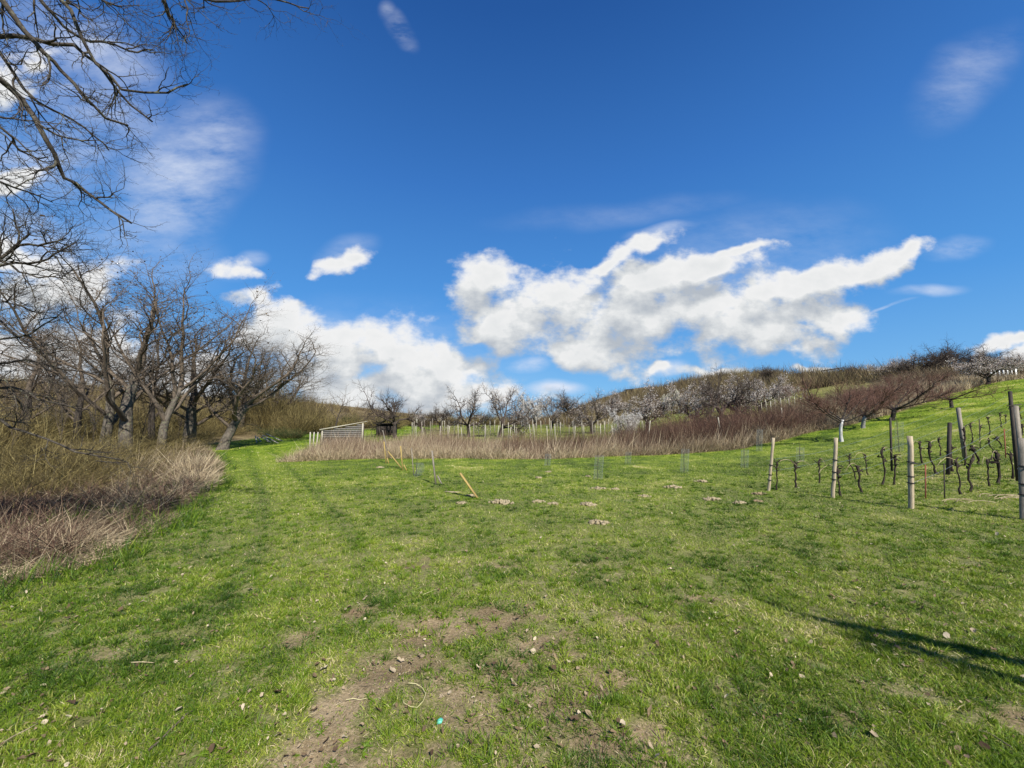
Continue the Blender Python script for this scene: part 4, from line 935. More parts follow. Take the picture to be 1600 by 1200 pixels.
    # dark bramble heap in the left bank
    for i, (X, D, s, sz, lab) in enumerate([(10, 8.2, .55, .42, 'dark brown bramble heap nearest the left edge'), (70, 9.8, .6, .42, 'dark brown bramble heap second from the left edge'), (120, 11.5, .6, .4, 'dark brown bramble heap below the arching shrubs'), (170, 13, .55, .36, 'small brown bramble heap on the bank below the tallest bare tree'), (-60, 7.2, .6, .5, 'dark brown bramble heap cut by the left edge')]):
        put('bramble_heap', br[i % 3], at(X, D), s, sz, lab, 'bramble', 'bramble heaps on the left bank')
    # far-off scrub reading as one mass: crest, hill flank, far left ridge
    rng = np.random.default_rng(44); fb = Fib()
    P = []
    for _ in range(2600):
        k = rng.random()
        if k < .22:   D = rng.uniform(80, 165); X = rng.uniform(900, 1230)
        elif k < .42: D = rng.uniform(52, 110); X = rng.uniform(880, 1440)
        elif k < .60: D = rng.uniform(48, 70); X = rng.uniform(1400, 1640)
        elif k < .85: D = rng.uniform(45, 130); X = rng.uniform(-150, 420)
        else: D = rng.uniform(75, 200); X = rng.uniform(380, 950)
        P.append((X, D))
    P = np.array(P); x = (P[:, 0] - 800) / F * P[:, 1] * 1.0; y = P[:, 1]
    k = 70; n = len(x); sc = rng.uniform(.45, 1.5, n) * np.interp(y, [50, 200], [1., 1.9]) * np.where(x > 30, .9, 1)
    X = np.repeat(x, k); Y = np.repeat(y, k); S = np.repeat(sc, k); a = rng.uniform(0, 6.28, n * k); r = rng.random(n * k) ** .5
    bx = X + np.cos(a) * r * 1.1 * S; by = Y + np.sin(a) * r * 1.1 * S
    d = np.stack([np.cos(a) * r * .6, np.sin(a) * r * .6, np.ones(n * k)], 1) + rng.normal(0, .25, (n * k, 3))
    L = S * rng.uniform(.6, 2.2, n * k); tt = np.repeat(np.clip(rng.normal(.45, .22, n), 0, 1), k)
    dep = np.linalg.norm(np.stack([bx, by], 1), axis=1)
    fb.add(np.stack([bx, by, terrain(bx, by) - .1], 1), d, L, .02 + .0007 * dep, rng.normal(0, .25, (n * k, 3)), 2, rng, np.clip(tt + rng.normal(0, .12, n * k), 0, 1))
    isleft = X < 8
    mobj('distant_undergrowth', fb.mesh('distant_scrub', M['far_scrub']), kind='stuff', label='brown and olive scrub covering the distant slopes')
M['far_scrub'] = fibre_mat('far_scrub', [(0., (.05, .038, .026)), (.3, (.11, .075, .045)), (.5, (.16, .12, .055)), (.75, (.24, .19, .085)), (1., (.36, .30, .18))], .8, .1)
shrubs()

# ------------------------------------------------------------------ built things
def box_v(sx, sy, sz, z0=0., taper=1., bev=0.):
    h = sz; V = []
    for (z, k) in ((z0, 1.), (z0 + h - bev, taper), (z0 + h, taper * (1 - bev * 6 / max(sx, sy) if bev else 1))):
        V += [(-sx / 2 * k, -sy / 2 * k, z), (sx / 2 * k, -sy / 2 * k, z), (sx / 2 * k, sy / 2 * k, z), (-sx / 2 * k, sy / 2 * k, z)]
    Fc = []
    for r_ in range(2):
        for i in range(4): Fc.append((4 * r_ + i, 4 * r_ + (i + 1) % 4, 4 * r_ + 4 + (i + 1) % 4, 4 * r_ + 4 + i))
    Fc += [(3, 2, 1, 0), (8, 9, 10, 11)]
    return np.array(V, float), np.array(Fc)
class MB:
    def __init__(s): s.V, s.F, s.b = [], [], 0
    def add(s, v, f, Mx=None):
        v = np.asarray(v, float)
        if Mx is not None: v = np.array([tuple(Mx @ Vector(q)) for q in v])
        s.V.append(v); s.F.append(np.asarray(f) + s.b); s.b += len(v); return s
    def box(s, c, size, Mx=None, bev=0.):
        v, f = box_v(size[0], size[1], size[2], -size[2] / 2, 1., bev); return s.add(v + np.array(c), f, Mx)
    def bar(s, a, b, w, t):
        a, b = Vector(a), Vector(b); d = b - a; q = d.to_track_quat('Z', 'Y').to_matrix().to_4x4()
        v, f = box_v(w, t, d.length, 0, 1, .008 if w > .03 else 0); return s.add(v, f, Matrix.Translation(a) @ q)
    def mesh(s, name, m): return build_mesh(name, np.concatenate(s.V), [np.concatenate(s.F)], m)
def ring_mesh(name, sx, sy, z, h, m):
    mb = MB(); t = .009
    mb.box((0, -sy / 2 - t / 2, z), (sx + 2 * t, t, h)); mb.box((0, sy / 2 + t / 2, z), (sx + 2 * t, t, h))
    mb.box((-sx / 2 - t / 2, 0, z + .001), (t, sy - .002, h)); mb.box((sx / 2 + t / 2, 0, z + .001), (t, sy - .002, h)); return mb.mesh(name, m)

def vineyard():
    rg = random.Random(4)
    # pale end posts with black ties
    posts = [(1201, 767, 683, 1.209 - 1.2, 'farthest left pale vineyard end post with three black ties, leaning slightly right', [.52, .70, .80][:], .055),
             (1301, 779, 683, 0, 'second pale vineyard end post from the left, with three black ties', [.37, .57, .69], .062),
             (1424, 795, 681, 0, 'third pale vineyard end post from the left, with a long dark cross tie', [.36, .56, .65], .075),
             (1600, 812, 684, 0, 'nearest grey weathered vineyard end post at the right edge', [.35, .57, .70], .088)]
    for i, (X, Yb, Yt, _, lab, ties, w) in enumerate(posts):
        p = hit(X, Yb); D = p.y; tp = p3([1208.5, 1307, 1422, 1596][i], Yt, D) - p; h = tp.z
        r = empty('vineyard_post', p, R(rg.uniform(-12, 22)), label=lab, cat='post', group='vineyard end posts')
        r.rotation_euler = (Matrix.Rotation(math.atan2(tp.x, tp.z), 4, 'Y') @ Matrix.Rotation(R([38, 30, 24, 40][i]), 4, 'Z')).to_euler()
        v, f = box_v(w, w, h + .2, -.2, .97, .012); n = len(v)
        # a few rings with slight irregularity
        mb = MB(); z0 = -.2; prev = None; rings = 9; V = []; 
        for k in range(rings):
            z = -.2 + (h + .2) * k / (rings - 1); ox, oy = rg.gauss(0, .0025), rg.gauss(0, .0025); ww = w / 2 * (1.03 - .05 * k / rings + rg.uniform(-.02, .02)); c = .22 * ww
            V += [(ox - ww + c, oy - ww, z), (ox + ww - c, oy - ww, z), (ox + ww, oy - ww + c, z), (ox + ww, oy + ww - c, z), (ox + ww - c, oy + ww, z), (ox - ww + c, oy + ww, z), (ox - ww, oy + ww - c, z), (ox - ww, oy - ww + c, z)]
        Fq = [(8 * k + j, 8 * k + (j + 1) % 8, 8 * k + 8 + (j + 1) % 8, 8 * k + 8 + j) for k in range(rings - 1) for j in range(8)]
        t8 = 8 * (rings - 1); Fq += [(t8, t8 + 1, t8 + 2, t8 + 3), (t8, t8 + 3, t8 + 4, t8 + 7), (t8 + 4, t8 + 5, t8 + 6, t8 + 7)]
        mobj('shaft', build_mesh('post_shaft', V, [np.array(Fq)], M['post'] if i < 3 else M['grey_wood']), r)
        for tz_ in ties:
            mobj('tie_band', ring_mesh('tie', w * 1.03, w * 1.03, h * (1 - tz_), .022 if i < 2 else .02, M['tie']), r)
        if i >= 2:
            tb = MB(); zt = h * (1 - ties[0]); tb.bar((-.16, -w * .56, zt - .01), (.24, -w * .60, zt - .03), .022, .016); mobj('cross_tie', tb.mesh('cross_tie', M['tie']), r)
        posts[i] = (p, h, r)
    # dark slender stakes
    for (Xb, Yb, Xt, Yt, w, lab, m) in [(1393, 736, 1391, 652, .045, 'tall thin black stake left of the third end post', 'dark_wood'), (1480, 742, 1484, 660, .07, 'dark thick stake among the vines right of the third end post', 'dark_wood'),
                                       (1590, 752, 1578, 611, .055, 'tallest dark stake with a crossbar near the right edge', 'dark_wood'), (1508, 716, 1497, 637, .085, 'leaning grey post in the middle of the vine rows', 'grey_wood'),
                                       (1597, 745, 1586, 634, .09, 'leaning grey post beside the tallest dark stake', 'grey_wood'),
                                       (1445, 780, 1446, 726, .018, 'thin rusty rod left of the pair in front of the vines', 'rust'), (1475, 780, 1475, 724, .018, 'thin dark rod right of the pair in front of the vines', 'dark_wood'),
                                       (1531, 700, 1530, 655, .02, 'thin faint rod high among the vines', 'dark_wood'), (1571, 716, 1569, 670, .02, 'thin rusty rod high near the right edge', 'rust')]:
        p = hit(Xb, Yb); tp = p3(Xt, Yt, p.y) - p; h = tp.z; tx = tp.x
        mb = MB(); mb.bar((0, 0, -.15), (tx + .0, 0, h), w, w * .8)
        if 'crossbar' in lab: mb.bar((tx * .82 - .14, -.035, h * .83), (tx * .82 + .2, -.035, h * .85), .03, .02)
        r = mobj('vineyard_stake', mb.mesh('stake', M[m]), label=lab, cat='stake', group='slender stakes in the vineyard'); r.location = p
    # vines
    vines = [(1213, 766, 1214, 722, 0, 1.), (1243, 762, 1243, 724, 0, 1.7), (1280, 755, 1280, 720, 0, 1.1), (1313, 776, 1308, 731, 0, 1.4), (1332, 749, 1331, 709, .6, .9), (1355, 742, 1352, 710, 0, .9), (1346, 770, 1340, 728, 0, 1.8),
             (1378, 760, 1381, 703, .7, 1.4), (1397, 758, 1398, 714, 0, 1.5), (1441, 724, 1436, 692, 0, 1.9), (1461, 742, 1452, 692, .4, 2.), (1470, 712, 1467, 685, 0, 1.2), (1487, 737, 1485, 694, 0, 2.2), (1508, 728, 1507, 668, 0, 1.3), (1519, 692, 1517, 663, .2, 1.3),
             (1501, 773, 1494, 719, 0, 1.2), (1514, 769, 1519, 716, .5, 1.6), (1530, 726, 1521, 699, .8, 2.2), (1546, 760, 1542, 718, 0, 1.1), (1558, 758, 1560, 708, .8, 2.4), (1583, 748, 1580, 711, 0, 1.4), (1531, 679, 1532, 665, 0, 1.), (1546, 680, 1544, 651, .4, 1.2),
             (1565, 668, 1562, 645, 0, 1.), (1569, 662, 1573, 650, .3, 1.3), (1594, 655, 1594, 637, .3, 1.3), (1596, 681, 1598, 663, .2, 1.8), (1575, 640, 1578, 632, 0, 1.), (1552, 704, 1545, 690, .3, 1.2), (1562, 700, 1560, 682, .5, 1.5)]
    ordn = lambda i: ['first', 'second', 'third', 'fourth', 'fifth', 'sixth', 'seventh', 'eighth', 'ninth', 'tenth', 'eleventh', 'twelfth', 'thirteenth', 'fourteenth', 'fifteenth', 'sixteenth', 'seventeenth', 'eighteenth', 'nineteenth', 'twentieth', 'twenty-first', 'twenty-second', 'twenty-third', 'twenty-fourth', 'twenty-fifth', 'twenty-sixth', 'twenty-seventh', 'twenty-eighth', 'twenty-ninth', 'thirtieth'][i]
    vines.sort(key=lambda v: v[0])
    for i, (Xb, Yb, Xt, Yt, bow, th) in enumerate(vines):
        p = hit(Xb, Yb); D = p.y; tp = p3(Xt, Yt, D) - p; h = max(.35, tp.z); tx = tp.x
        n = 11; pts = []; rad = []; ph = rg.random() * 6.28; r0 = .0165 * (.45 + .55 * th) 
        for k in range(n):
            t = k / (n - 1)
            pts.append((tx * t + .10 * bow * math.sin(t * math.pi * 1.6 + ph * .2) + rg.gauss(0, .008), .05 * bow * math.sin(t * 5 + ph) + rg.gauss(0, .008), -.05 + (h + .05) * t))
            rad.append(r0 * (1.5 - .6 * min(1, t * 3)) * (1 + rg.uniform(-.18, .22)) * (1.6 if t > .86 else 1))
        lines = [(pts, rad)]
        for _ in range(int(3 + 3 * th)):
            s = pts[rg.randrange(7, n)]; a = rg.uniform(-1, 1)
            lines.append(([s, (s[0] + a * .05, s[1] + rg.gauss(0, .03), s[2] + rg.uniform(0, .06)), (s[0] + a * .10, s[1] + rg.gauss(0, .04), s[2] + rg.uniform(-.02, .10))], [r0 * .9, r0 * .8, r0 * .55]))
        look = 'thick twisted' if th > 1.6 else ('knotty bowed' if bow > .35 else 'slim straight')
        r = empty('grape_vine', p, 0, label='%s bare vine trunk, %s vine from the left in the rows' % (look, ordn(i)), cat='vine', group='pruned vines in the vineyard')
        mobj('trunk', tube_mesh('vine_trunk', [(lines, 6)], M['vine']), r)
        # tied-down cane
        if rg.random() < .8:
            e = pts[-1]; sgn = rg.choice((-1, 1)); ln = rg.uniform(.2, .75); c = [e]
            for k in range(1, 7):
                t = k / 6; c.append((e[0] + sgn * ln * t * .95, e[1] + ln * t * .25 * sgn, e[2] + .10 * math.sin(t * math.pi * .9) - .16 * t * t + rg.gauss(0, .006)))
            mobj('cane', tube_mesh('cane', [([(c, [.0075] * 3 + [.0055] * 4)], 4)], M['straw_bark']), r)
    # trellis wires from each end post up the rows
    dirv = [Vector((1.0, .62, 0))] * 4
    for i, (p, h, _) in enumerate(posts):
        d = dirv[i].normalized(); mb = []
        for hh in (.48, .78):
            pts = []
            for k in range(26):
                q = p + d * (k * .9); pts.append((q.x - p.x, q.y - p.y, tz(q.x, q.y) - p.z + hh * (1 if i < 3 else 1.1)))
            mb.append((pts, [.0032] * 26))
        r = mobj('trellis_wire', tube_mesh('trellis_wire', [(mb, 3)], M['wire']), label='thin pair of trellis wires running uphill from the %s end post' % ['first', 'second', 'third', 'nearest'][i], cat='wire', group='trellis wires'); r.location = p
    # pruned canes lying on the ground
    for j, (X, Y, lab) in enumerate([(1560, 780, 'pale pruned canes lying on the grass near the right edge'), (1500, 786, 'few pale pruned canes lying left of the larger bundle')]):
        p = hit(X, Y); lines = []
        for _ in range(9 if j == 0 else 4):
            a = rg.uniform(-.5, .5); ox, oy = rg.uniform(-.4, .4), rg.uniform(-.2, .2); L = rg.uniform(.3, .8)
            lines.append(([(ox + L * t * math.cos(a), oy + L * t * math.sin(a) + .04 * math.sin(6 * t), .02 + .05 * math.sin(t * 3.1)) for t in (0, .25, .5, .75, 1)], [.006] * 5))
        r = mobj('pruned_canes', tube_mesh('pruned_canes', [(lines, 4)], M['straw_bark']), label=lab, cat='canes'); r.location = p
M['straw_bark'] = bark_mat('pale_cane', (.24, .18, .10), (.50, .42, .27), 20., (1, 1, 1), bump=.2)
vineyard()

def stakes_on_lawn():
    rg = random.Random(6)
    # (base px, top px, width m, mat, label)
    for (Xb, Yb, Xt, Yt, w, m, lab) in [
            (682, 757, 675, 704, .055, 'grey_wood', 'upright grey stake in the lawn with a short brace at its foot'),
            (630, 735, 626, 697, .05, 'yellow_wood', 'upright yellowish stake in front of the reeds'),
            (604, 724, 600, 690, .05, 'yellow_wood', 'leftmost yellowish stake leaning slightly at the reed edge'),
            (647, 742, 643, 700, .03, 'grey_wood', 'thin grey stake standing in the crumpled wire guard')]:
        p = hit(Xb, Yb); tp = p3(Xt, Yt, p.y) - p; h = tp.z; tx = tp.x
        mb = MB(); mb.bar((0, 0, -.15), (tx, 0, h), w, w * .7)
        r = empty('wooden_stake', p, 0, label=lab, cat='stake', group='old stakes on the lawn'); mobj('stake_shaft', mb.mesh('stake', M[m]), r)
        if 'brace' in lab: b = MB(); b.bar((.19, -.08, -.02), (.03, -.05, .26), .045, .03); mobj('brace', b.mesh('brace', M['grey_wood']), r)
        if 'leftmost' in lab: b = MB(); b.bar((.13, -.06, -.02), (.03, -.045, .25), .05, .03); mobj('brace', b.mesh('brace', M['yellow_wood']), r)
        if 'upright yell' in lab: b = MB(); b.bar((.16, -.06, -.02), (.03, -.045, .22), .05, .03); mobj('brace', b.mesh('brace', M['yellow_wood']), r)
    for (Xb, Yb, Xt, Yt, w, m, lab) in [
            (748, 779, 719, 739, .10, 'yellow_wood', 'yellow leaning board sticking out of the lawn beside pale soil'),
            (628, 731, 606, 705, .07, 'yellow_wood', 'yellow board leaning left between two upright stakes'),
            (607, 716, 598, 672, .035, 'grey_wood', 'long thin grey pole leaning out of the reeds')]:
        p = hit(Xb, Yb); k = p.y / F; mb = MB(); tp = p3(Xt, Yt, p.y + .1) - p; mb.bar((.03, 0, -.06), tp, w, .03)
        r = mobj('leaning_board', mb.mesh('leaning_board', M[m]), label=lab, cat='board', group='leaning boards'); r.location = p
    p = hit(706, 770); mb = MB(); mb.bar((-.18, .0, .03), (.2, -.06, .025), .03, .02)
    r = mobj('fallen_lath', mb.mesh('fallen_lath', M['post']), label='short pale lath lying in the grass left of the yellow board', cat='lath'); r.location = p
    # wire mesh guards
    def guard(loc, h, rad, label, crumple=0.):
        rgx = random.Random(int(loc.x * 100)); lines = []; n = 10; rings = max(6, int(h / .06))
        def pt(a, z):
            wob = 1 + crumple * math.sin(3 * a + z * 7) ; return (rad * wob * math.cos(a) + .10 * z + crumple * .3 * math.sin(z * 5), rad * wob * math.sin(a), z * (1 - crumple * .3))
        for j in range(n * 2):
            a = j * math.pi / n; lines.append(([pt(a + .02 * rgx.gauss(0, 1), h * t) for t in np.linspace(0, 1, 8)], [.0015] * 8))
        for i in range(rings + 1):
            z = h * i / rings; lines.append(([pt(a, z) for a in np.linspace(0, 6.283, 17)], [.0015] * 17))
        r = empty('tree_guard', loc, 0, label=label, cat='tree guard', group='wire mesh tree guards'); mobj('wire_mesh', tube_mesh('guard', [(lines, 3)], M['mesh']), r)
        sap = [([(0, 0, -.05), (.01, 0, h * .5), (.03, .01, h + .25)], [.012, .009, .005]), ([(.01, 0, h * .6), (.08, .03, h + .1)], [.006, .003])]
        mobj('sapling', tube_mesh('sapling', [(sap, 5)], M['bark_dark']), r)
    for (X, Yb, Yt, wd, lab, cr) in [(855, 728, 710, 8, 'short wire guard near the reeds, left of the tall one', 0), (934, 749, 713, 12, 'tall leaning wire guard in the middle of the lawn', 0), (981, 724, 707, 8, 'small faint wire guard right of the tall leaning one', 0),
                                 (1069, 738, 703, 10, 'tall wire guard right of centre before the reeds', 0), (1163, 731, 704, 9, 'faint wire guard left of the first end post', 0), (1250, 722, 700, 9, 'faint wire guard on the slope below the first peach tree', 0), (650, 744, 722, 9, 'crumpled wire guard around the thin grey stake', .35),
                                 (1405, 706, 660, 9, 'tall faint wire guard on the slope behind the black stake', 0), (1186, 705, 672, 7, 'wire guard around a dark sapling at the scrub edge', 0)]:
        p = hit(X, Yb); k = p.y / F; guard(p, (Yb - Yt) * k, wd / 2 * k * 1.1, lab, cr)
stakes_on_lawn()

def sheds():
    # plank shed with a mono-pitch roof behind the reeds
    D = 29.; p = at(536, D); k = D / F; W = 60 * k; r = empty('plank_shed', p, R(21), label='low plank shed with pale sloping roof behind the reeds', cat='shed')
    zb = 0; hl = (700 - 671) * k; hr = (700 - 661) * k; zl = EYE + (665 - 671) * k - p.z; zr = EYE + (665 - 660) * k - p.z; dp = 1.3
    mb = MB()
    n = 24
    for j in range(n):     # upright boards of the front wall, lower part
        x = -W / 2 + W * (j + .5) / n; top = zl + (zr - zl) * .2 - .30
        mb.box((x, random.Random(j).uniform(-.008, .008), (top - .1) / 2 - .05), (W / n * .9, .03, top + .1 - .1))
    mobj('wall', mb.mesh('shed_wall', M['dark_wood']), r)
    mb = MB()
    for j in range(7):     # horizontal pale laths under the roof, shorter towards the low side
        z = zl - .52 + .14 * j; 
        x0 = -W / 2 + W * max(0., (z + .10 - zl) / (zr - zl)); 
        if x0 < W / 2 - .3: mb.box(((x0 + W / 2) / 2, -.05, z), (W / 2 - x0 - .05, .02, .115))
    mobj('gable_boards', mb.mesh('gable', M['pale_wood2']), r)
    mb = MB()
    for sx in (-1, 1): mb.box((sx * (W / 2 + .02), dp / 2, ((zl if sx < 0 else zr) - .12) / 2), (.05, dp, (zl if sx < 0 else zr) - .1))
    mb.box((0, dp, (zl - .1) / 2), (W, .04, zl)); mobj('side_wall', mb.mesh('shed_sides', M['dark_wood']), r)
    mb = MB(); sl = (zr - zl) / W; mb.add(*(lambda: (np.array([(-W / 2 - .12, -.15, zl - .3 * sl), (W / 2 + .25, -.15, zr + .35 * sl), (W / 2 + .25, dp + .15, zr + .35 * sl), (-W / 2 - .12, dp + .15, zl - .3 * sl),
                                        (-W / 2 - .12, -.15, zl + .05 - .12 * sl), (W / 2 + .25, -.15, zr + .05 + .25 * sl), (W / 2 + .25, dp + .15, zr + .05 + .25 * sl), (-W / 2 - .12, dp + .15, zl + .05 - .12 * sl)], float),
                              np.array([(3, 2, 1, 0), (4, 5, 6, 7), (0, 1, 5, 4), (1, 2, 6, 5), (2, 3, 7, 6), (3, 0, 4, 7)])))())
    mobj('roof', mb.mesh('shed_roof', M['pale_wood']), r)
    mb = MB(); mb.bar((W / 2 - .06, -.09, 0), (W / 2 - .06, -.09, zr - .05), .1, .06); mb.bar((-W / 2 + .06, -.09, 0), (-W / 2 + .06, -.09, zl - .08), .08, .06); mobj('corner_post', mb.mesh('corner_posts', M['pale_wood']), r)
    # small dark hut behind the forked tree
    D = 38.; p = at(601, D); k = D / F; W = 26 * k; r = empty('dark_hut', p, 0, label='small dark flat roofed hut left of the forked bare tree', cat='hut')
    H = EYE + (665 - 661) * k - p.z; mb = MB(); mb.box((0, .7, H / 2 - .1), (W, 1.4, H)); 
    for j in range(8): mb.box((-W / 2 + W * (j + .5) / 8, -.012, H / 2 - .1), (W / 8 * .86, .024, H * .98))
    mobj('wall', mb.mesh('hut_wall', M['dark_wood']), r)
    mb = MB(); mb.box((0, .7, H - .05), (W + .4, 1.9, .09)); mobj('roof', mb.mesh('hut_roof', M['dark_wood']), r)
    # dark roofed shelter on the crest
    D = 82.; p = at(1308, D); k = D / F; r = empty('crest_shelter', p, 0, label='dark roofed open shelter on the hill crest', cat='shelter')
    zt = EYE + (665 - 577) * k - p.z; mb = MB(); mb.bar((-11 * k, 0, zt - .15), (11 * k, 0, zt + .25), 2.6, .16); mobj('roof', mb.mesh('shelter_roof', M['dark_wood']), r)
    mb = MB()
    for x in (-8, 8): mb.box((x * k, 0, zt / 2 - .15), (.12, .12, zt))
    mobj('supports', mb.mesh('shelter_posts', M['dark_wood']), r)
    D = 135.; p = at(984, D); k = D / F; r = empty('crest_shelter', p, 0, label='tiny dark roof far off above the cream tree slope', cat='shelter')
    zt = EYE + (665 - 609) * k - p.z; mb = MB(); mb.bar((-6 * k, 0, zt - .1), (6 * k, 0, zt + .1), 2.2, .25); mobj('roof', mb.mesh('shelter_roof', M['dark_wood']), r)
    mb = MB(); mb.box((-4 * k, 0, zt / 2 - .1), (.3, .3, zt)); mb.box((4 * k, 0, zt / 2 - .1), (.3, .3, zt)); mobj('supports', mb.mesh('shelter_posts', M['dark_wood']), r)
    # leaning pale poles by the path end
    for i, (X0, Y0, X1, Y1, D, lab) in enumerate([(401, 700, 399, 681, 30, 'short upright pale pole at the path end'), (408, 698, 402, 683, 31, 'second pale pole at the path end, leaning left'), (425, 699, 408, 683, 30.5, 'pale pole leaning left, lowest of the leaning ones'), (436, 700, 410, 680, 30, 'longest pale pole leaning left in front of the green shrubs'),
                                            (444, 697, 416, 678, 31.5, 'pale pole leaning left furthest back'), (418, 700, 416, 684, 31, 'thin upright pole between the leaning pale poles')]):
        a, b = p3(X0, Y0, D), p3(X1, Y1, D + .4); a.z = tz(a.x, a.y) - .05; b.z = max(b.z, a.z + .4)
        mb = MB(); mb.bar((0, 0, 0), b - a, .075, .06); r = mobj('pale_pole', mb.mesh('pale_pole', M['pale_wood']), label=lab, cat='pole', group='pale poles by the path end'); r.location = a
    for i, (X0, X1, lab) in enumerate([(484, 485, 'left of three pale stakes standing in the dry grass'), (489, 491, 'middle of three pale stakes standing in the dry grass'), (494, 497, 'right of three pale stakes standing in the dry grass, leaning right')]):
        D = 23.5; a = p3(X0, 700, D); a.z = tz(a.x, a.y) - .1; b = p3(X1, 675, D); mb = MB(); mb.bar((0, 0, 0), b - a, .06, .05)
        r = mobj('pale_pole', mb.mesh('pale_pole', M['pale_wood']), label=lab, cat='pole', group='pale poles in the dry grass'); r.location = a
    for (X0, Y0, X1, Y1, D, lab) in [(1127, 674, 1122, 652, 24, 'pale bleached stick leaning left in the brambles'), (1222, 649, 1221, 637, 27.5, 'short pale stick among the scrub left of the peach trees'), (1010, 672, 1016, 657, 24, 'thin pale stick leaning right in the red stems')]:
        a, b = p3(X0, Y0, D), p3(X1, Y1, D); a.z = tz(a.x, a.y); mb = MB(); mb.bar((0, 0, 0), b - a, .055, .045)
        r = mobj('bleached_stick', mb.mesh('bleached_stick', M['pale_wood']), label=lab, cat='stick'); r.location = a
    # white row of short tubes at the crest, right edge
    for i in range(7):
        X = 1598 - i * 6.5; Y = 588 + i * 1.6; p = at(X, 47 - i * .8); mb = MB(); mb.box((0, 0, .3), (.10 + .10 * (i == 0), .10, .7 + .5 * (i == 0)), bev=.01)
        r = mobj('white_marker_post', mb.mesh('white_post', M['white']), label='short white post on the crest at the right edge, %s from the right' % ['first', 'second', 'third', 'fourth', 'fifth', 'sixth', 'seventh'][i], cat='post', group='white posts on the crest'); r.location = p
M['pale_wood2'] = wood_mat('grey_pale_lath', (.06, .056, .052), (.20, .19, .175), axis=(.8, 12, 12))
sheds()

def far_stakes():
    """vineyard stakes in rows beyond the reeds"""
    rg = random.Random(12); ms = []
    for i in range(5):
        mb = MB(); h = rg.uniform(1.1, 1.8); mb.bar((0, 0, -.1), (rg.uniform(-.1, .1), rg.uniform(-.05, .05), h), .048, .04); ms.append(mb.mesh('far_stake', M['pale_wood'] if i < 3 else M['grey_wood']))
    tens = {2: 'twenty', 3: 'thirty', 4: 'forty'}; unit_ = 'first second third fourth fifth sixth seventh eighth ninth tenth eleventh twelfth thirteenth fourteenth fifteenth sixteenth seventeenth eighteenth nineteenth'.split()
    def ordn(n_):
        if n_ < 20: return unit_[n_ - 1]
        return {20: 'twentieth', 30: 'thirtieth', 40: 'fortieth'}[n_] if n_ % 10 == 0 else tens[n_ // 10] + '-' + unit_[n_ % 10 - 1]
    rows = []
    for D, rw in ((30, 'nearest'), (33, 'second'), (37, 'third'), (42, 'fourth'), (48, 'fifth'), (54, 'farthest')):
        X = 640 + rg.uniform(0, 12); r_ = []
        while X < 1010: r_.append(X); X += rg.uniform(10, 30)
        rows.append((D, r_, 'thin pale stake beyond the reeds, %s from the left in the ' + rw + ' row', 'vineyard stakes beyond the reeds'))
    for D, rw in ((36, 'lowest'), (40, 'middle'), (45, 'highest')):
        X = 1150; r_ = []
        while X < 1265: r_.append(X); X += rg.uniform(5, 10)
        rows.append((D, r_, 'thin pale stake under the hillside blossom, %s from the left in the ' + rw + ' row', 'stakes on the slope behind the blossom'))
    for D, r_, lab, grp in rows:
        for k_, X in enumerate(r_):
            o = bpy.data.objects.new('orchard_stake', rg.choice(ms)); SC.collection.objects.link(o); o.location = at(X, D); o.rotation_euler = (0, R(rg.gauss(0, 2.5)), rg.random() * 3)
            tag(o, lab % ordn(k_ + 1), 'stake', grp)
far_stakes()

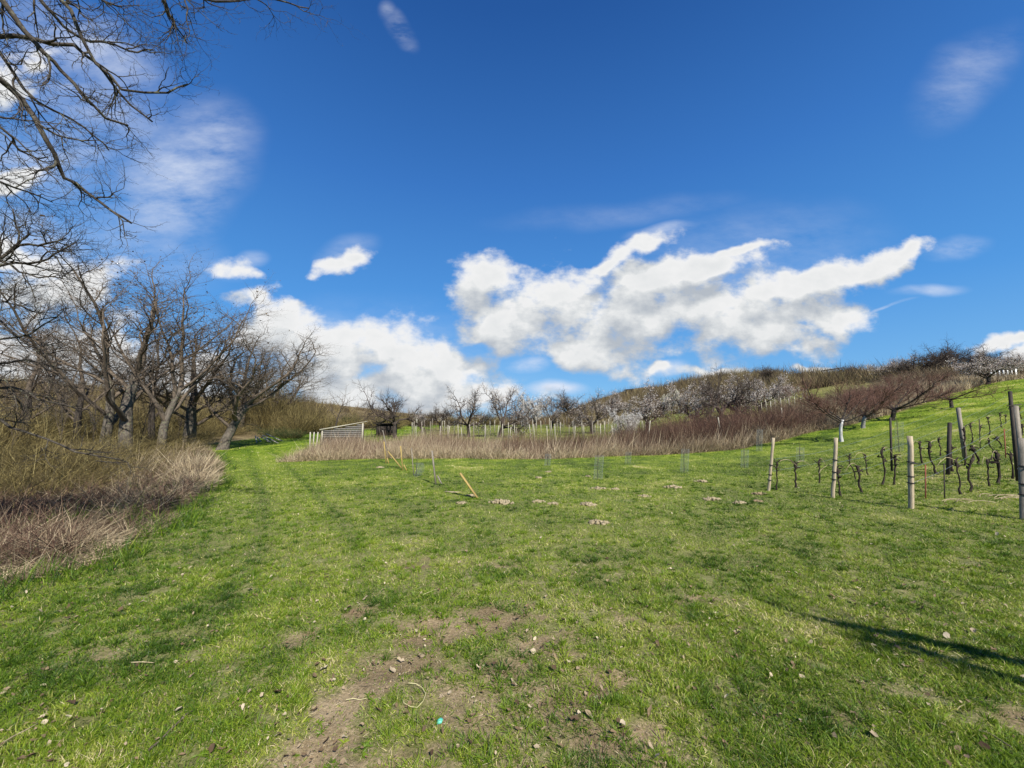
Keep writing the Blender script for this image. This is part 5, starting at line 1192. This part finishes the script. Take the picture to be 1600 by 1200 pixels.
def small_things():
    rg = random.Random(22)
    # crumbled pale soil heaps
    heaps = [(722, 787, .10, 'small pale soil heap left of the yellow board'), (736, 775, .10, 'pale soil at the foot of the yellow board'), (782, 786, .28, 'largest pale crumbled soil heap right of the yellow board'), (841, 785, .14, 'flat pale soil heap right of the largest one'), (864, 788, .11, 'yellowish crumbled heap beside a grass tuft'),
             (919, 789, .16, 'pale soil heap left of the sandy one below it'), (936, 818, .16, 'sandy soil heap standing alone nearest the camera'), (935, 764, .16, 'flat pale heap below the tall leaning wire guard'), (1007, 776, .12, 'low greenish soil heap in mid lawn'), (1051, 762, .22, 'wide crumbled soil heap in front of the right wire guard'),
             (1095, 753, .18, 'crumbled soil heap right behind the wide one'), (1112, 781, .18, 'pale soil heap left of the first end post'), (1155, 786, .13, 'small soil heap below the first end post'), (1186, 773, .16, 'brown soil heap just left of the first end post'), (1184, 784, .10, 'tiny pale soil heap under the brown one'),
             (857, 738, .13, 'pale heap under the short wire guard'), (842, 747, .1, 'tiny pale heap left of the short wire guard'), (918, 745, .1, 'tiny pale heap beside the tall leaning wire guard'), (594, 731, .14, 'pale heap at the foot of the yellowish stakes'), (962, 765, .1, 'tiny crumbled heap in the middle of the lawn')]
    for j, (X, Y, s, lab) in enumerate(heaps):
        p = hit(X, Y); k = p.y / F
        V, Fc = [], []; b = 0; c_ = int(26 + 90 * s)
        mb = MB()
        for _ in range(c_):
            a = rg.random() * 6.28; rr = s * 1.1 * rg.random() ** .7; q = rg.uniform(.012, .035) * (1 + s * 2)
            z = (.22 * s) * max(0, 1 - (rr / (s * 1.1)) ** 1.5) * rg.uniform(.3, 1)
            Mx = Matrix.Translation((rr * math.cos(a), rr * .7 * math.sin(a), z)) @ Matrix.Rotation(rg.random() * 6, 4, (rg.random(), rg.random(), 1))
            v = np.array([(-1, -.6, -.5), (.7, -1, -.4), (1, .6, -.6), (-.7, .9, -.4), (-.4, -.4, .6), (.5, -.3, .8), (.4, .5, .5), (-.5, .4, .7)]) * q * (1 + .3 * np.array([[rg.gauss(0, 1) for _ in range(3)] for _ in range(8)]) * .5)
            f = np.array([(3, 2, 1, 0), (4, 5, 6, 7), (0, 1, 5, 4), (1, 2, 6, 5), (2, 3, 7, 6), (3, 0, 4, 7)]); mb.add(v, f, Mx)
        r = mobj('soil_heap', mb.mesh('soil_heap', M['clod'] if 'brown' not in lab else M['clod_dark']), label=lab, cat='soil heap', group='crumbled soil heaps on the lawn'); r.location = (p.x, p.y, p.z + .005)
    # green plastic scrap
    p = hit(686, 1133); V = [(-.012, -.02, 0), (.02, -.016, .006), (.028, .008, .018), (.008, .018, .022), (-.016, .012, .012), (0, 0, .02), (-.02, -.004, .004)]
    me = build_mesh('plastic_scrap', [tuple(c * .8 for c in v) for v in V], [np.array([(0, 1, 5), (1, 2, 5), (2, 3, 5), (3, 4, 5), (4, 6, 5), (6, 0, 5)])], M['green_plastic'])
    r = mobj('plastic_scrap', me, label='small torn piece of turquoise green plastic on the bare soil', cat='litter'); r.location = (p.x, p.y, float(gz(np.array([p.x]), np.array([p.y]))[0]) + .012)
    sol = r.modifiers.new('thickness', 'SOLIDIFY'); sol.thickness = .0015
    def stalk(name, px, rad, m, lab, cat, h=.012):
        pts = []
        for X, Y in px: q = hit(X, Y); pts.append((q.x, q.y, float(gz(np.array([q.x]), np.array([q.y]))[0]) + h + rg.uniform(0, .006)))
        b = Vector(pts[0]); o = mobj(name, tube_mesh(name, [([([tuple(Vector(q) - b) for q in pts], np.linspace(rad, rad * .6, len(pts)))], 6)], m), label=lab, cat=cat); o.location = b
    stalk('curled_stem', [(638, 1076), (650, 1077), (660, 1083), (665, 1093), (661, 1104), (652, 1112), (641, 1113), (631, 1106), (628, 1098)], .0022, M['straw'], 'yellowish curled stem forming an open ring on the soil', 'stem', .02)
    stalk('straw_stalk', [(541, 1094), (552, 1095), (562, 1095), (573, 1094)], .002, M['straw'], 'short straight straw stalk on the bare soil', 'straw')
    stalk('dry_stick', [(0, 1172), (20, 1161), (42, 1149), (58, 1141)], .004, M['straw_bark'], 'pale dry stick in the grass at the lower left corner', 'stick', .02)
    stalk('dry_stick', [(232, 1176), (248, 1163), (262, 1152), (275, 1136), (290, 1124), (303, 1114)], .006, M['twig'], 'dark rotten twig in the grass, lower left', 'stick', .015)
    stalk('dry_stick', [(205, 1044), (222, 1044), (240, 1043)], .004, M['straw_bark'], 'short pale twig lying level in the left grass', 'stick', .02)
    stalk('straw_stalk', [(660, 932), (672, 927), (684, 922)], .003, M['straw'], 'short pale stalk on the upper bare patch', 'straw')
    stalk('dry_stick', [(1530, 1148), (1548, 1155), (1568, 1166), (1582, 1178)], .004, M['twig'], 'brown twig in the grass at the lower right', 'stick', .02)
    # rust red stems heap at left
    p = hit(85, 868); lines = []
    for _ in range(60):
        a = rg.uniform(-.7, .7); ox, oy = rg.uniform(-.22, .12), rg.uniform(-.12, .12); L = rg.uniform(.12, .35)
        lines.append(([(ox + L * t * math.cos(a), oy + L * t * math.sin(a), .03 + .07 * math.sin(t * 3.1) * rg.random()) for t in (0, .33, .66, 1)], [.0035] * 4))
    r = mobj('red_stem_heap', tube_mesh('red_stem_heap', [(lines, 4)], M['rust']), label='small heap of rust red stems at the left edge of the grass', cat='stem heap'); r.location = p
M['clod'] = bark_mat('pale_clods', (.20, .155, .09), (.44, .37, .24), 60., (1, 1, 1))
M['clod_dark'] = bark_mat('brown_clods', (.18, .13, .08), (.38, .29, .18), 60., (1, 1, 1))
small_things()
